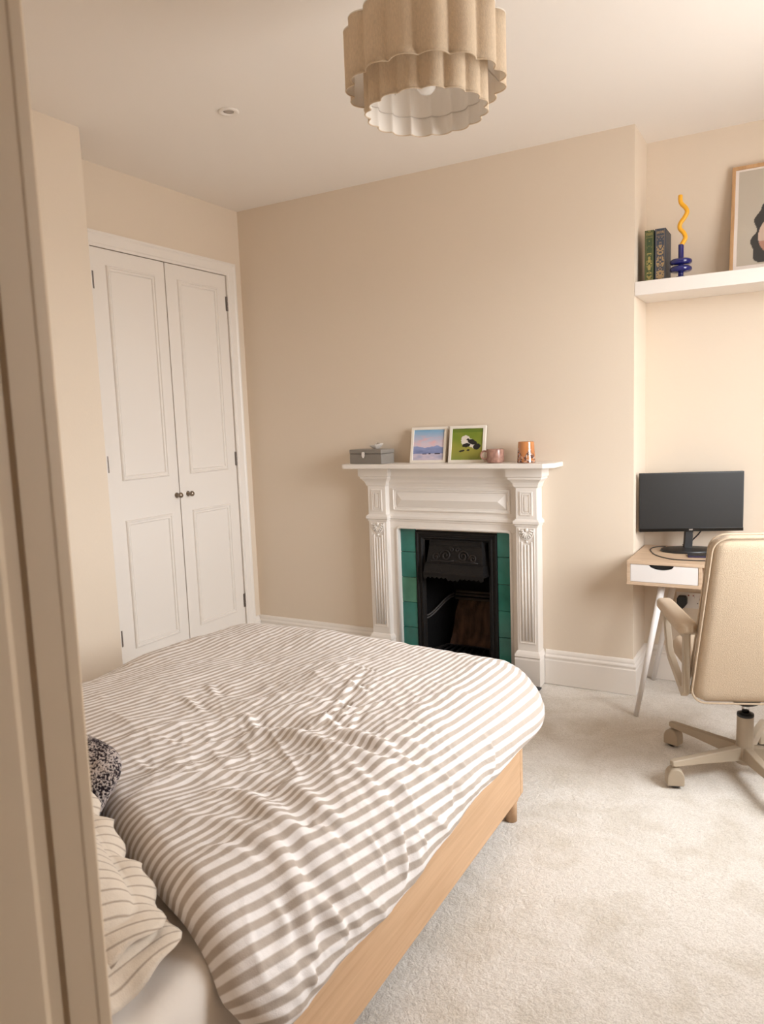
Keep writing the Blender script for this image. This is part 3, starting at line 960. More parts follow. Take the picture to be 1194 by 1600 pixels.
st = obj('seat', bm, CHAIRF, ch, smooth=True)
bm = NB(); box(bm, -0.205, 0.205, -0.16, 0.24, 0.405, 0.428); obj('seat_shell', bm, CHAIRM, ch, bevel=0.01)
for s in (-1, 1):
    X = s * 0.286
    outer = [(-0.225, 0.420), (-0.185, 0.395), (0.045, 0.470), (0.085, 0.500), (0.150, 0.658), (-0.225, 0.658)]
    inner = [(-0.190, 0.440), (-0.175, 0.432), (0.028, 0.500), (0.052, 0.522), (0.108, 0.632), (-0.190, 0.632)]
    bm = NB()
    ra = []
    for d in (-0.0125, 0.0125):
        ra.append(([bm.verts.new((X + d, y, z)) for y, z in outer], [bm.verts.new((X + d, y, z)) for y, z in inner]))
    n = len(outer)
    for i in range(n):
        j = (i + 1) % n
        bm.faces.new((ra[0][0][i], ra[0][0][j], ra[0][1][j], ra[0][1][i]))
        bm.faces.new((ra[1][0][i], ra[1][0][j], ra[1][1][j], ra[1][1][i]))
        bm.faces.new((ra[0][0][i], ra[0][0][j], ra[1][0][j], ra[1][0][i]))
        bm.faces.new((ra[0][1][i], ra[0][1][j], ra[1][1][j], ra[1][1][i]))
    ar = obj('arm', bm, CHAIRM, ch, bevel=0.004)
    bm = padded(0.038, 0.034, 0.430, 0.044, 0.030, 0.004, 12, 24)
    bmesh.ops.transform(bm, matrix=Matrix.Translation((X, -0.245, 0.679)) @ Matrix.Rotation(-PI / 2, 4, 'X'), verts=bm.verts)
    obj('arm_pad', bm, CHAIRF, ar, smooth=True)
    bm = NB(); box(bm, min(X, s * 0.19), max(X, s * 0.19), -0.185, -0.150, 0.405, 0.428); obj('arm_bracket', bm, CHAIRM, ar)

# ================================================================== MANTEL OBJECTS
MZ = 1.251
bx_ = thing('cash_box', 'grey metal lidded box with silver latch on the mantel shelf', 'box', (1.010, -0.095, MZ), math.radians(-9))
bm = NB(); box(bm, -0.122, 0.122, -0.062, 0.062, 0, 0.060); obj('body', bm, METALG, bx_, bevel=0.003)
bm = NB(); box(bm, -0.1235, 0.1235, -0.0635, 0.0635, 0.061, 0.086); obj('lid', bm, METALG, bx_, bevel=0.004)
bm = NB()
prism(bm, [(-0.011, 0.070), (-0.013, 0.050), (-0.007, 0.038), (0.0, 0.034), (0.007, 0.038), (0.013, 0.050), (0.011, 0.070), (0, 0.073)], plane_y(-0.012, -0.0640, 0), 0.003); obj('latch', bm, SILVER, bx_, bevel=0.001)
td = thing('trinket_dish', 'tiny silver-white shell trinket dish on top of the grey box', 'dish', (1.040, -0.085, MZ + 0.0865), 0.3)
bm = NB()
rows = []
for r0, z in ((0.012, 0.0), (0.014, 0.002), (0.024, 0.009), (0.034, 0.020), (0.037, 0.027), (0.033, 0.026), (0.022, 0.014), (0.006, 0.008)):
    rows.append([bm.verts.new((r0 * (1 + 0.06 * math.cos(8 * a)) * math.cos(a) * 1.1, r0 * (1 + 0.06 * math.cos(8 * a)) * math.sin(a) * 0.8, z * (1 + 0.25 * math.cos(a)))) for a in [2 * PI * k / 40 for k in range(40)]])
for a, b2 in zip(rows[:-1], rows[1:]):
    for k in range(40):
        bm.faces.new((a[k], a[(k + 1) % 40], b2[(k + 1) % 40], b2[k]))
bm.faces.new(rows[0][::-1]); bm.faces.new(rows[-1])
obj('bowl', bm, mat('pearl_shell', (0.62, 0.57, 0.52), 0.2, 0.6), td, smooth=True)
bm = NB(); tube(bm, [(-0.012, 0, 0.022), (0.010, 0.004, 0.034), (0.026, -0.004, 0.031)], [0.004, 0.007, 0.003], 8); obj('trinket', bm, SILVER, td, smooth=True)

def lake(u, v):
    n = nz(u * 3, v * 9, 1.3, 2.2) * 0.5 + nz(u * 7, v * 22, 1.0, 5.1) * 0.3
    ridge = 0.44 + 0.04 * math.sin(u * 9 + 1) * 0.6 + 0.035 * nz(u, 0, 7, 1.0)
    if v > ridge:
        c = lerp((0.42, 0.36, 0.42), (0.12, 0.27, 0.42), (v - 0.55) / 0.42)
        c = lerp(c, (0.52, 0.27, 0.28), max(0, n * 1.9) * (1 - abs(v - 0.6) * 2.2))
    elif v > 0.22:
        c = lerp((0.10, 0.13, 0.26), (0.18, 0.22, 0.38), (v - 0.2) / 0.25 + n)
    else:
        c = lerp((0.26, 0.26, 0.36), (0.42, 0.36, 0.42), 0.5 + n * 1.4)
    for a, b_, h in ((0.30, 0.45, 0.205), (0.52, 0.58, 0.213), (0.72, 0.90, 0.21)):
        if a < u < b_ and abs(v - h) < 0.014:
            return (0.035, 0.03, 0.05)
    return tuple(min(1, x * 1.45 + 0.02) for x in c)
def cow(u, v):
    n = nz(u, v, 3, 9)
    c = lerp((0.17, 0.24, 0.025), (0.32, 0.30, 0.055), 0.5 + math.sin(v * 5.5 + 0.3) * 0.5 + n * 0.4)
    c = lerp(c, (0.20, 0.27, 0.06), (0.3 - v) * 2)
    if v > 0.88:
        c = lerp(c, (0.10, 0.17, 0.02), 0.7)
    def blob(cx, cy, rx, ry, rot=0):
        dx, dy = u - cx, v - cy
        ca, sa = math.cos(rot), math.sin(rot)
        a, b_ = dx * ca + dy * sa, -dx * sa + dy * ca
        return (a / rx) ** 2 + (b_ / ry) ** 2 + 0.5 * nz(u, v, 16, 3) < 1
    if blob(0.64, 0.53, 0.30, 0.11, -0.6) or blob(0.43, 0.67, 0.14, 0.11, 0.2) or blob(0.40, 0.58, 0.09, 0.12):
        c = (0.72, 0.66, 0.60)
    for q in ((0.52, 0.65, 0.05, 0.03, 0), (0.66, 0.57, 0.16, 0.075, -0.35), (0.82, 0.42, 0.12, 0.10, 0.3), (0.47, 0.47, 0.13, 0.065, 0.1), (0.34, 0.29, 0.09, 0.03, 0.2), (0.54, 0.31, 0.045, 0.03, 0.3)):
        if blob(*q):
            c = (0.012, 0.012, 0.014)
    return c
INK = attr_mat('printed_paper', 0.35, 0.4, 0.3)
CREAM = mat('cream_frame', (0.80, 0.75, 0.67), 0.45, 0.4)
for nm, lab, cx_, cy_, w0, h0, fn, rz, lean in (
        ('framed_print', 'small framed print of a pink and blue lake with mountains', 1.372, -0.075, 0.222, 0.212, lake, 4, 14),
        ('framed_print', 'small framed print of a black and white cow on green', 1.617, -0.080, 0.218, 0.212, cow, 2, 13)):
    f = thing(nm, lab, 'picture', (cx_, cy_, MZ), math.radians(rz), None)
    L = Matrix.Rotation(math.radians(-lean), 4, 'X')
    fr = 0.016
    bm = NB(); ring(bm, -w0 / 2, w0 / 2, 0, h0, [(0, -0.012), (0, 0.003), (0.001, 0.004), (fr - 0.001, 0.004), (fr, 0.002), (fr, -0.012)], L @ plane_y(0, 0, 0)); obj('frame', bm, CREAM, f)
    bm = NB(); prism(bm, [(-w0 / 2 + 0.003, 0.003), (w0 / 2 - 0.003, 0.003), (w0 / 2 - 0.003, h0 - 0.003), (-w0 / 2 + 0.003, h0 - 0.003)], L @ plane_y(0, 0.011, 0), 0.008); obj('backing', bm, CREAM, f)
    ink_mesh('print', 90, 90, w0 - 2 * fr, h0 - 2 * fr, fn, L @ plane_y(0, 0.001, fr), INK, f, world=False)

mg = thing('mug', 'speckled pink-brown pottery mug with round handle on the mantel', 'mug', (1.802, -0.100, MZ), math.radians(200))
MUG = mat('pink_glaze', (0.36, 0.20, 0.155), 0.22, 0.5, var=0.30, vscale=60)
bm = NB(); lathe(bm, [(0.036, 0), (0.044, 0.003), (0.0475, 0.010), (0.0475, 0.072), (0.0465, 0.075), (0.0445, 0.074), (0.0435, 0.012), (0.01, 0.008)], 36); obj('body', bm, MUG, mg, smooth=True)
bm = NB(); tube(bm, catmull([(0.044, 0, 0.062), (0.062, 0, 0.066), (0.077, 0, 0.054), (0.078, 0, 0.036), (0.066, 0, 0.024), (0.044, 0, 0.022)], 6), 0.0052, 10); obj('handle', bm, MUG, mg, smooth=True)

og = thing('candle_glass', 'tapered amber glass tumbler with dark pressed flowers on the mantel', 'tumbler', (1.978, -0.100, MZ))
def amber(u, v):
    c = lerp((0.42, 0.15, 0.045), (0.55, 0.22, 0.075), v)
    k = nz(u * 14, v * 5, 1.7, 4)
    k2 = nz(u * 22, v * 7, 1.6, 8)
    fl_ = v < 0.72 - 0.5 * abs(u * 8 % 2 - 1)
    if fl_ and k > 0.06:
        c = (0.07, 0.025, 0.022)
    if fl_ and k2 > 0.22:
        c = (0.52, 0.40, 0.33)
    if v < 0.05:
        c = (0.20, 0.08, 0.04)
    return c
me = bpy.data.meshes.new('body')
n, m_ = 96, 40
prof = [(0.050 - 0.0075 * j / m_, 0.113 * j / m_) for j in range(m_ + 1)]
vs = [(r0 * math.cos(2 * PI * i / n), r0 * math.sin(2 * PI * i / n), z) for r0, z in prof for i in range(n)]
vs += [(r0 * math.cos(2 * PI * i / n), r0 * math.sin(2 * PI * i / n), z) for r0, z in ((0.039, 0.113), (0.043, 0.012)) for i in range(n)]
R_ = m_ + 3
fs = [(j * n + i, j * n + (i + 1) % n, (j + 1) * n + (i + 1) % n, (j + 1) * n + i) for j in range(R_ - 1) for i in range(n)]
fs += [tuple(range(n))[::-1], tuple((R_ - 1) * n + i for i in range(n))]
me.from_pydata(vs, [], fs)
ca_ = me.color_attributes.new('ink', 'FLOAT_COLOR', 'POINT')
for j in range(R_):
    for i in range(n):
        ca_.data[j * n + i].color = (*(amber(i / n, j / m_) if j <= m_ else (0.40, 0.16, 0.06)), 1)
me.materials.append(attr_mat('amber_glass', 0.1, 0.6, 0.6))
for p in me.polygons:
    p.use_smooth = len(p.vertices) == 4
o = bpy.data.objects.new('body', me); COL.objects.link(o); o.parent = og
bm = NB(); lathe(bm, [(0.042, 0.0125), (0.0405, 0.060), (0.002, 0.061)], 32); obj('wax', bm, mat('wax', (0.55, 0.36, 0.22), 0.5), og, smooth=True)

# ================================================================== SHELF OBJECTS
def spine_art(base, gold, seed, dense):
    def fn(u, v):
        c = lerp(base, tuple(x * 1.25 for x in base), nz(u, v * 4, 5, seed) * 0.5 + 0.5)
        if not 0.1 < u < 0.9:
            return c
        s = abs(u - 0.5)
        if 0.90 < v < 0.955 and 0.15 < u < 0.85 and (int(u * 9) + int(v * 120)) % 2 == 0:
            return lerp(c, gold, 0.8)
        if abs(v - 0.86) < 0.006 or abs(v - 0.06) < 0.006 or abs(v - 0.03) < 0.004:
            return lerp(c, gold, 0.7)
        k = nz(s * 7, v * 26, 1.0, seed)
        lim = 0.42 * dense * (0.4 + 0.6 * abs(math.sin(v * 13)))
        if v < 0.62 * dense + 0.1 and s < lim and k > -0.05:
            return lerp(c, gold, 0.9)
        if v >= 0.62 * dense + 0.1 and s < 0.3 and k > 0.32:
            return lerp(c, gold, 0.6)
        if abs(s - 0.37) < 0.02:
            return lerp(c, gold, 0.5)
        return c
    return fn
SPINE = attr_mat('foiled_cloth', 0.5, 0.4)
PAGES = mat('page_edges', (0.55, 0.48, 0.36), 0.8, var=0.1, vscale=200, stretch=(6, 0.2, 0.2))
for lab, x0, th, hgt, dep, base, gold, seed, dense, cover in (
        ('thin green cloth book with gold lettering on the alcove shelf', 2.557, 0.043, 0.251, 0.165, (0.045, 0.068, 0.030), (0.36, 0.28, 0.09), 3, 0.75, (0.045, 0.065, 0.032)),
        ('thick slate-blue book with ornate gold spine next to the candle holder', 2.606, 0.050, 0.252, 0.17, (0.040, 0.052, 0.075), (0.40, 0.27, 0.13), 6, 0.95, (0.075, 0.075, 0.080))):
    bkx = x0 + th / 2
    bo = thing('book', lab, 'book', (bkx, 0.055, SHZ), 0, 'upright books on the alcove shelf')
    CV = mat('book_cloth', cover, 0.6, 0.4, var=0.25, vscale=40)
    for s in (-1, 1):
        bm = NB(); xa = s * th / 2
        box(bm, min(xa, xa - s * 0.003), max(xa, xa - s * 0.003), 0.002, dep, 0, hgt); obj('cover', bm, CV, bo, bevel=0.001)
    bm = NB(); box(bm, -th / 2, th / 2, 0.0006, 0.0026, 0, hgt); sp_ = obj('spine', bm, CV, bo)
    ink_mesh('spine_print', 24, 120, th, hgt, spine_art(base, gold, seed, dense), plane_y(0, 0.0, 0), SPINE, sp_, world=False)
    bm = NB(); box(bm, -th / 2 + 0.003, th / 2 - 0.003, 0.003, dep - 0.005, 0.004, hgt - 0.004); obj('pages', bm, PAGES, bo)

BLUE = mat('cobalt_glaze', (0.010, 0.012, 0.13), 0.10, 0.6, coat=0.5)
bm = NB()
def bead(zc, R1, hh):
    return [(0.0125, zc - hh)] + [(0.0125 + (R1 - 0.0125) * (0.62 + 0.38 * math.cos(t_)), zc + hh * math.sin(t_)) for t_ in [(-PI / 2 + PI * q / 12) for q in range(13)]] + [(0.0125, zc + hh)]
prof = [(0.001, 0), (0.030, 0.0), (0.030, 0.006), (0.0125, 0.012)] + bead(0.044, 0.052, 0.0135) + bead(0.079, 0.052, 0.0135) + [(0.0125, 0.100), (0.0128, 0.160), (0.0122, 0.162), (0.0100, 0.161), (0.001, 0.150)]
lathe(bm, prof, 40)
hd = tag(obj('candle_holder', bm, BLUE, smooth=True), 'glossy cobalt blue candle holder with two stacked discs', 'candle holder')
hd.location = (2.727, 0.062, SHZ)
bm = NB()
pts = catmull([(0.0, 0.151), (0.004, 0.163), (0.019, 0.190), (0.012, 0.215), (-0.006, 0.238), (-0.005, 0.262), (0.014, 0.288), (0.026, 0.312), (0.018, 0.334), (-0.001, 0.356), (-0.006, 0.378), (-0.005, 0.398)], 6)
rr = [0.0085] + [0.0105] * (len(pts) - 3) + [0.0095, 0.006]
tube(bm, [(p[0], 0, p[1]) for p in pts], rr, 14)
cd = tag(obj('candle', bm, mat('yellow_wax', (0.85, 0.42, 0.025), 0.4, 0.4), smooth=True), 'wavy yellow candle standing in the blue holder', 'candle')
cd.location = hd.location

pf = thing('framed_portrait', 'large oak-framed illustrated portrait leaning on the alcove shelf', 'picture', (3.150, 0.205, SHZ + 0.004), 0)
L = Matrix.Rotation(math.radians(-9.5), 4, 'X')
w0, h0 = 0.435, 0.545
bm = NB(); ring(bm, -w0 / 2, w0 / 2, 0, h0, [(0, -0.022), (0, 0.006), (0.001, 0.007), (0.015, 0.007), (0.016, 0.006), (0.016, -0.022)], L @ plane_y(0, 0, 0)); obj('frame', bm, FRAMEW, pf)
bm = NB(); prism(bm, [(-w0 / 2 + 0.01, 0.01), (w0 / 2 - 0.01, 0.01), (w0 / 2 - 0.01, h0 - 0.01), (-w0 / 2 + 0.01, h0 - 0.01)], L @ plane_y(0, 0.016, 0), 0.014); obj('mount', bm, mat('mount_board', (0.78, 0.72, 0.68), 0.7), pf)
def portrait(u, v):
    c = (0.49, 0.44, 0.365)
    x, y = u, v
    wob = 0.03 * math.sin(v * 31) + 0.02 * nz(u, v, 11, 2)
    hair = ((x - 0.46) / (0.25 + wob * 0.7)) ** 2 + ((y - 0.40) / 0.29) ** 2 < 1 or (((x - 0.46) / (0.29 + wob * 0.7)) ** 2 + ((y - 0.20) / 0.25) ** 2 < 1)
    if hair and y > 0.018:
        c = (0.035, 0.032, 0.030)
    if ((x - 0.45) / 0.20) ** 2 + ((y - 0.29) / 0.20) ** 2 < 1:
        c = (0.55, 0.42, 0.34)
        if y < 0.24 and x < 0.34:
            c = (0.42, 0.22, 0.16)
        if ((x - 0.45) / 0.05) ** 2 + ((y - 0.20) / 0.014) ** 2 < 1:
            c = (0.40, 0.10, 0.09)
        for ex in (0.38, 0.52):
            if ((x - ex) / 0.028) ** 2 + ((y - 0.335) / 0.010) ** 2 < 1:
                c = (0.05, 0.04, 0.04)
            if ((x - ex) / 0.04) ** 2 + ((y - 0.37) / 0.007) ** 2 < 1:
                c = (0.08, 0.06, 0.05)
        if abs(x - 0.455) < 0.008 and 0.24 < y < 0.31:
            c = (0.42, 0.28, 0.22)
    return c
ink_mesh('print', 110, 140, w0 - 0.062, h0 - 0.072, portrait, L @ plane_y(0, 0.0015, 0.046), INK, pf, world=False)

# ================================================================== CEILING FITTINGS
dl = thing('downlight', 'small round white recessed downlight in the ceiling', 'downlight', (1.004, -1.232, H))
bm = NB(); lathe(bm, [(0.046, -0.0005), (0.046, -0.003), (0.042, -0.006), (0.028, -0.006), (0.024, -0.0015), (0.0235, -0.0005)], 36); obj('rim', bm, WHITE, dl, smooth=True)
bm = NB(); lathe(bm, [(0.0235, -0.0008), (0.018, -0.0015), (0.015, -0.0045), (0.001, -0.0045)], 28); obj('lens', bm, mat('frosted_lens', (0.42, 0.36, 0.31), 0.3, 0.5), dl, smooth=True)

lp = thing('pendant_lamp', 'two-tier scalloped linen pendant lampshade hanging from the ceiling', 'lamp', (2.282, -1.868, 0))
NL = 16
def scallop(R0, a, th, ph=0.0):
    return R0 - a + a * (abs(math.sin(NL * th / 2 + ph)) ** 0.75)
def shade(name, R0, a, z0, z1, ph):
    n = NL * 16
    def shell(off, za, zb, m=6):
        rows = []
        for j in range(m + 1):
            z = za + (zb - za) * j / m
            rows.append([(( scallop(R0, a, 2 * PI * k / n, ph) + off) * math.cos(2 * PI * k / n), (scallop(R0, a, 2 * PI * k / n, ph) + off) * math.sin(2 * PI * k / n), z) for k in range(n)])
        return rows
    def skin(bm, rows):
        R = [[bm.verts.new(p) for p in r] for r in rows]
        for x, y in zip(R[:-1], R[1:]):
            for k in range(n):
                bm.faces.new((x[k], x[(k + 1) % n], y[(k + 1) % n], y[k]))
        return R
    bm = NB(); A_ = skin(bm, shell(0, z0, z1)); B_ = skin(bm, shell(-0.0018, z0, z1))
    for i in (0, -1):
        for k in range(n):
            bm.faces.new((A_[i][k], A_[i][(k + 1) % n], B_[i][(k + 1) % n], B_[i][k]))
    s = obj(name, bm, LINEN, lp, smooth=True)
    bm = NB(); skin(bm, shell(-0.0032, z0 + 0.001, z1 - 0.001)); obj('lining', bm, LINING, s, smooth=True)
    for z in (z0 + 0.0012, z1 - 0.0012):
        bm = NB(); pts = [((scallop(R0, a, 2 * PI * k / n, ph) - 0.0012) * math.cos(2 * PI * k / n), (scallop(R0, a, 2 * PI * k / n, ph) - 0.0012) * math.sin(2 * PI * k / n), z) for k in range(n)]
        tube(bm, pts + pts[:1], 0.0022, 6, cap=False); obj('rim_trim', bm, LINING if z > z0 + 0.01 else LINEN, s, smooth=True)
    return s
shade('outer_shade', 0.238, 0.024, 2.466, 2.630, 0.3)
ins = shade('inner_shade', 0.184, 0.016, 2.400, 2.540, 0.3)
WIRE = mat('white_wire', (0.6, 0.55, 0.5), 0.4)
bm = NB()
pts = [((scallop(0.184, 0.014, 2 * PI * k / 256, 0.3) - 0.006) * math.cos(2 * PI * k / 256), (scallop(0.184, 0.014, 2 * PI * k / 256, 0.3) - 0.006) * math.sin(2 * PI * k / 256), 2.455) for k in range(257)]
tube(bm, pts, 0.0016, 6, cap=False)
obj('wire_ring', bm, WIRE, lp, smooth=True)
bm = NB()
for k in range(3):
    a = 0.5 + k * 2 * PI / 3
    tube(bm, [(0.02 * math.cos(a), 0.02 * math.sin(a), 2.60), (0.215 * math.cos(a), 0.215 * math.sin(a), 2.622)], 0.002, 6)
    tube(bm, [(0.165 * math.cos(a), 0.165 * math.sin(a), 2.535), (0.214 * math.cos(a), 0.214 * math.sin(a), 2.480)], 0.002, 6)
    tube(bm, [(0.165 * math.cos(a), 0.165 * math.sin(a), 2.535), (0.19 * math.cos(a), 0.19 * math.sin(a), 2.612)], 0.002, 6)
obj('spider_frame', bm, WIRE, lp, smooth=True)
bm = NB(); lathe(bm, [(0.001, 2.452), (0.016, 2.456), (0.027, 2.467), (0.031, 2.484), (0.027, 2.503), (0.016, 2.518), (0.013, 2.555)], 28); obj('bulb', bm, BULB, lp, smooth=True)
bm = NB(); lathe(bm, [(0.016, 2.540), (0.018, 2.545), (0.018, 2.615), (0.006, 2.64), (0.004, 2.66)], 20); obj('lamp_holder', bm, LINING, lp, smooth=True)
bm = NB(); tube(bm, [(0, 0, 2.64), (0, 0, H - 0.02)], 0.003, 8); obj('cord', bm, LINING, lp, smooth=True)
bm = NB(); lathe(bm, [(0.045, H - 0.0005), (0.045, H - 0.010), (0.030, H - 0.022), (0.006, H - 0.028)], 28); obj('ceiling_rose', bm, WHITE, lp, smooth=True)

# ================================================================== BED
BX0, BX1, BY0, BY1 = 0.900, 2.395, -3.455, -1.425
bd = thing('bed_frame', 'light oak bed frame with plain side rails and turned feet', 'bed', ((BX0 + BX1) / 2, (BY0 + BY1) / 2, 0))
for x0 in (BX0, BX1 - 0.028):
    bm = NB(); box(bm, x0, x0 + 0.028, BY0, BY1 - 0.03, 0.092, 0.330); obj('side_rail', bm, OAK, bd, world=True, bevel=0.003)
OAKB = wood('bed_wood_cross', (0.52, 0.325, 0.185), (0.61, 0.40, 0.24), 0, 0.45)
bm = NB(); box(bm, BX0, BX1, BY1 - 0.029, BY1, 0.092, 0.330); obj('foot_board', bm, OAKB, bd, world=True, bevel=0.004)
bm = NB(); box(bm, BX0, BX1, BY0 - 0.03, BY0 - 0.001, 0.092, 0.36); obj('headboard', bm, OAKB, bd, world=True, bevel=0.006)
for x in (BX0 + 0.035, BX1 - 0.030):
    for y in (BY0 + 0.05, BY1 - 0.052):
        bm = NB(); lathe(bm, [(0.021, 0.0), (0.0215, 0.07), (0.0225, 0.075), (0.027, 0.084), (0.0285, 0.095), (0.027, 0.106), (0.021, 0.115)], 24, (x, y, 0)); obj('foot', bm, OAK, bd, world=True, smooth=True)
for k in range(12):
    bm = NB(); y = BY0 + 0.08 + k * 0.165; box(bm, BX0 + 0.028, BX1 - 0.028, y, y + 0.07, 0.185, 0.200); obj('slat', bm, OAKB, bd, world=True)
mt = thing('mattress', 'thick mattress under a white fitted sheet on the oak bed', 'mattress', ((BX0 + BX1) / 2, (BY0 + BY1) / 2, 0.2))
bm = NB(); box(bm, BX0 + 0.032, BX1 - 0.032, BY0 + 0.006, BY1 - 0.035, 0.2005, 0.36); obj('core', bm, SHEET, mt, world=True, bevel=0.02)
# fitted sheet: rounded top with soft pulls
MX0, MX1, MY0, MY1, MTOP = BX0 + 0.026, BX1 - 0.026, BY0 + 0.004, BY1 - 0.033, 0.512
def sheet_top(x, y):
    R = 0.06
    ex = min(x - MX0, MX1 - x); ey = min(y - MY0, MY1 - y)
    dx = max(0, R - ex); dy = max(0, R - ey)
    d = min(R, math.hypot(dx, dy))
    pull = 0.007 * math.sin((x * 1.7 + y) * 30 + 3 * nz(x, y, 4)) * max(0, nz(x, y, 3, 4.0) + 0.35)
    return MTOP - (R - math.sqrt(max(0, R * R - d * d))) + pull
bm = NB()
nx, ny = 120, 150
def grade(a, b, n):
    out = []
    for i in range(n + 1):
        s = i / n
        out.append(a + (b - a) * (s - 0.06 * math.sin(2 * PI * s) / 1.0 * 0.9))
    return out
gx = grade(MX0, MX1, nx); gy = grade(MY0, MY1, ny)
G = [[bm.verts.new((x, y, sheet_top(x, y))) for x in gx] for y in gy]
for j in range(ny):
    for i in range(nx):
        bm.faces.new((G[j][i], G[j][i + 1], G[j + 1][i + 1], G[j + 1][i]))
border = [G[0][i] for i in range(nx)] + [G[j][nx] for j in range(ny)] + [G[ny][i] for i in range(nx, 0, -1)] + [G[j][0] for j in range(ny, 0, -1)]
lowv = [bm.verts.new((v.co.x, v.co.y, 0.34)) for v in border]
for i in range(len(border)):
    j = (i + 1) % len(border)
    bm.faces.new((border[i], border[j], lowv[j], lowv[i]))
obj('fitted_sheet', bm, SHEET, mt, world=True, smooth=True)

# ------------------------------------------------------------------ duvet
#DUVET_BASE_BEGIN
XI0, XI1, YI1, RD, DTOP, DMAX = 1.055, 2.232, -1.430, 0.185, 0.542, 0.312
def head_edge(x):
    return -2.805 - 0.36 * (x - 1.72) + 0.02 * np.sin(x * 5)
def duvet_base(U, V):
    """flat cloth coordinates -> position of the cloth's underside"""
    qx = np.clip(U, XI0, XI1); qy = np.minimum(V, YI1)
    dx = U - qx; dy = V - qy
    eu = np.hypot(dx, dy) + 1e-9
    d = (np.abs(dx) ** 4 + np.abs(dy) ** 4) ** 0.25
    nx_, ny_ = dx / eu, dy / eu
    th = np.minimum(d / RD, PI / 2)
    over = np.maximum(0, d - RD * PI / 2)
    rr = RD * np.sin(th) - 0.10 * over
    hh = RD * (1 - np.cos(th)) + over
    Z = DTOP - hh + 0.010 * np.sin((U - 0.9) * 2.1) * np.exp(-(d / 0.1) ** 2)
    return qx + nx_ * rr, qy + ny_ * rr, Z
#DUVET_BASE_END
NU, NV = 300, 330
uu = np.linspace(XI0 - 0.40, XI1 + DMAX, NU + 1)
tv = np.linspace(0, 1, NV + 1)
U, T = np.meshgrid(uu, tv)
he = head_edge(np.clip(U, 0.9, 2.40))
he = he + 0.10 * np.clip((U - 2.42) / 0.25, 0, 1)
V = he + (YI1 + 0.335 - he) * T
# the hem hangs a little unevenly
wav = 0.012 * np.sin(V * 7.0) + 0.008 * np.sin(V * 17.0 + 1.0)
Uh = U + np.where(U > XI1 + 0.2, wav * np.clip((U - XI1 - 0.2) / 0.2, 0, 1), 0)
X, Y, Z = duvet_base(Uh, V)
def normals(X, Y, Z):
    P = np.stack([X, Y, Z], -1)
    du = np.gradient(P, axis=1); dv = np.gradient(P, axis=0)
    N = np.cross(du, dv)
    return N / (np.linalg.norm(N, axis=-1, keepdims=True) + 1e-12)
N = normals(X, Y, Z)
edge = np.minimum(np.minimum(U - uu[0], uu[-1] - U), np.minimum((V - he), (YI1 + 0.335 - V)))
e1 = np.clip(edge / 0.075, 0, 1)
thick = 0.056 * np.sqrt(np.maximum(0, 1 - (1 - e1) ** 2))
thick *= 1 + 0.14 * np.sin(U * 5.1 + 1.0) * np.sin(V * 4.3)
disp = np.zeros_like(U)
def fold(pts, amp, width, skew=0.5, fade=0.35):
    """a ridge along a polyline in cloth coordinates with a shallow trough on one side"""
    global disp
    P = np.array(catmull(pts, 10)) if len(pts) > 2 else np.array([np.array(pts[0]) + (np.array(pts[1]) - np.array(pts[0])) * k / 12 for k in range(13)])
    best = np.full(U.shape, 9.0); sgn = np.zeros_like(U); par = np.zeros_like(U)
    L = len(P) - 1
    for i in range(L):
        a, b = P[i], P[i + 1]
        d = b - a; l2 = d @ d + 1e-12
        t = np.clip(((U - a[0]) * d[0] + (V - a[1]) * d[1]) / l2, 0, 1)
        ex = U - (a[0] + t * d[0]); ey = V - (a[1] + t * d[1])
        dist = np.hypot(ex, ey)
        m = dist < best
        best = np.where(m, dist, best); sgn = np.where(m, np.sign(d[0] * ey - d[1] * ex), sgn); par = np.where(m, (i + t) / L, par)
    env = np.clip(par / fade, 0, 1) * np.clip((1 - par) / fade, 0, 1)
    env = env * env * (3 - 2 * env)
    q = best * sgn / width
    disp = disp + amp * env * (np.exp(-q * q) - skew * np.exp(-((q - 1.9) / 1.25) ** 2))
#FOLDS
fold([(1.791, -2.752), (1.912, -2.557), (1.942, -2.403)], 0.010, 0.030, 0.5)
fold([(1.859, -2.387), (1.957, -2.31), (2.158, -2.332), (2.275, -2.326), (2.377, -2.307)], 0.018, 0.030, 0.8)
fold([(2.01, -2.688), (2.101, -2.649), (2.287, -2.726), (2.362, -2.685)], 0.016, 0.030, 0.8)
fold([(2.184, -2.73), (2.309, -2.803), (2.389, -2.842), (2.453, -2.874), (2.495, -2.883)], 0.018, 0.024, 0.6)
fold([(2.324, -2.797), (2.412, -2.787), (2.465, -2.758)], 0.012, 0.018, 0.8)
fold([(2.131, -2.515), (2.306, -2.608), (2.37, -2.566)], 0.009, 0.020, 0.6)
fold([(2.082, -2.242), (2.226, -2.236), (2.336, -2.262), (2.434, -2.239)], 0.015, 0.024, 0.9)
fold([(2.268, -2.393), (2.359, -2.441), (2.423, -2.48), (2.468, -2.502), (2.48, -2.521)], 0.016, 0.018, 0.9)
fold([(2.377, -1.864), (2.438, -1.868), (2.48, -1.903), (2.491, -1.932)], 0.010, 0.014, 0.9)
fold([(1.897, -1.701), (1.965, -1.932), (2.022, -2.172), (2.044, -2.297)], 0.006, 0.011, 0.8)
fold([(1.461, -2.085), (1.613, -2.194)], 0.008, 0.014, 0.8)
fold([(1.469, -2.22), (1.677, -2.319)], 0.008, 0.014, 0.8)
fold([(1.749, -2.239), (1.923, -2.345)], 0.010, 0.016, 0.8)
fold([(2.324, -2.175), (2.423, -2.175), (2.468, -2.198)], 0.009, 0.016, 0.7)
fold([(1.571, -2.63), (1.639, -2.451), (1.715, -2.31)], 0.006, 0.020, 0.5)
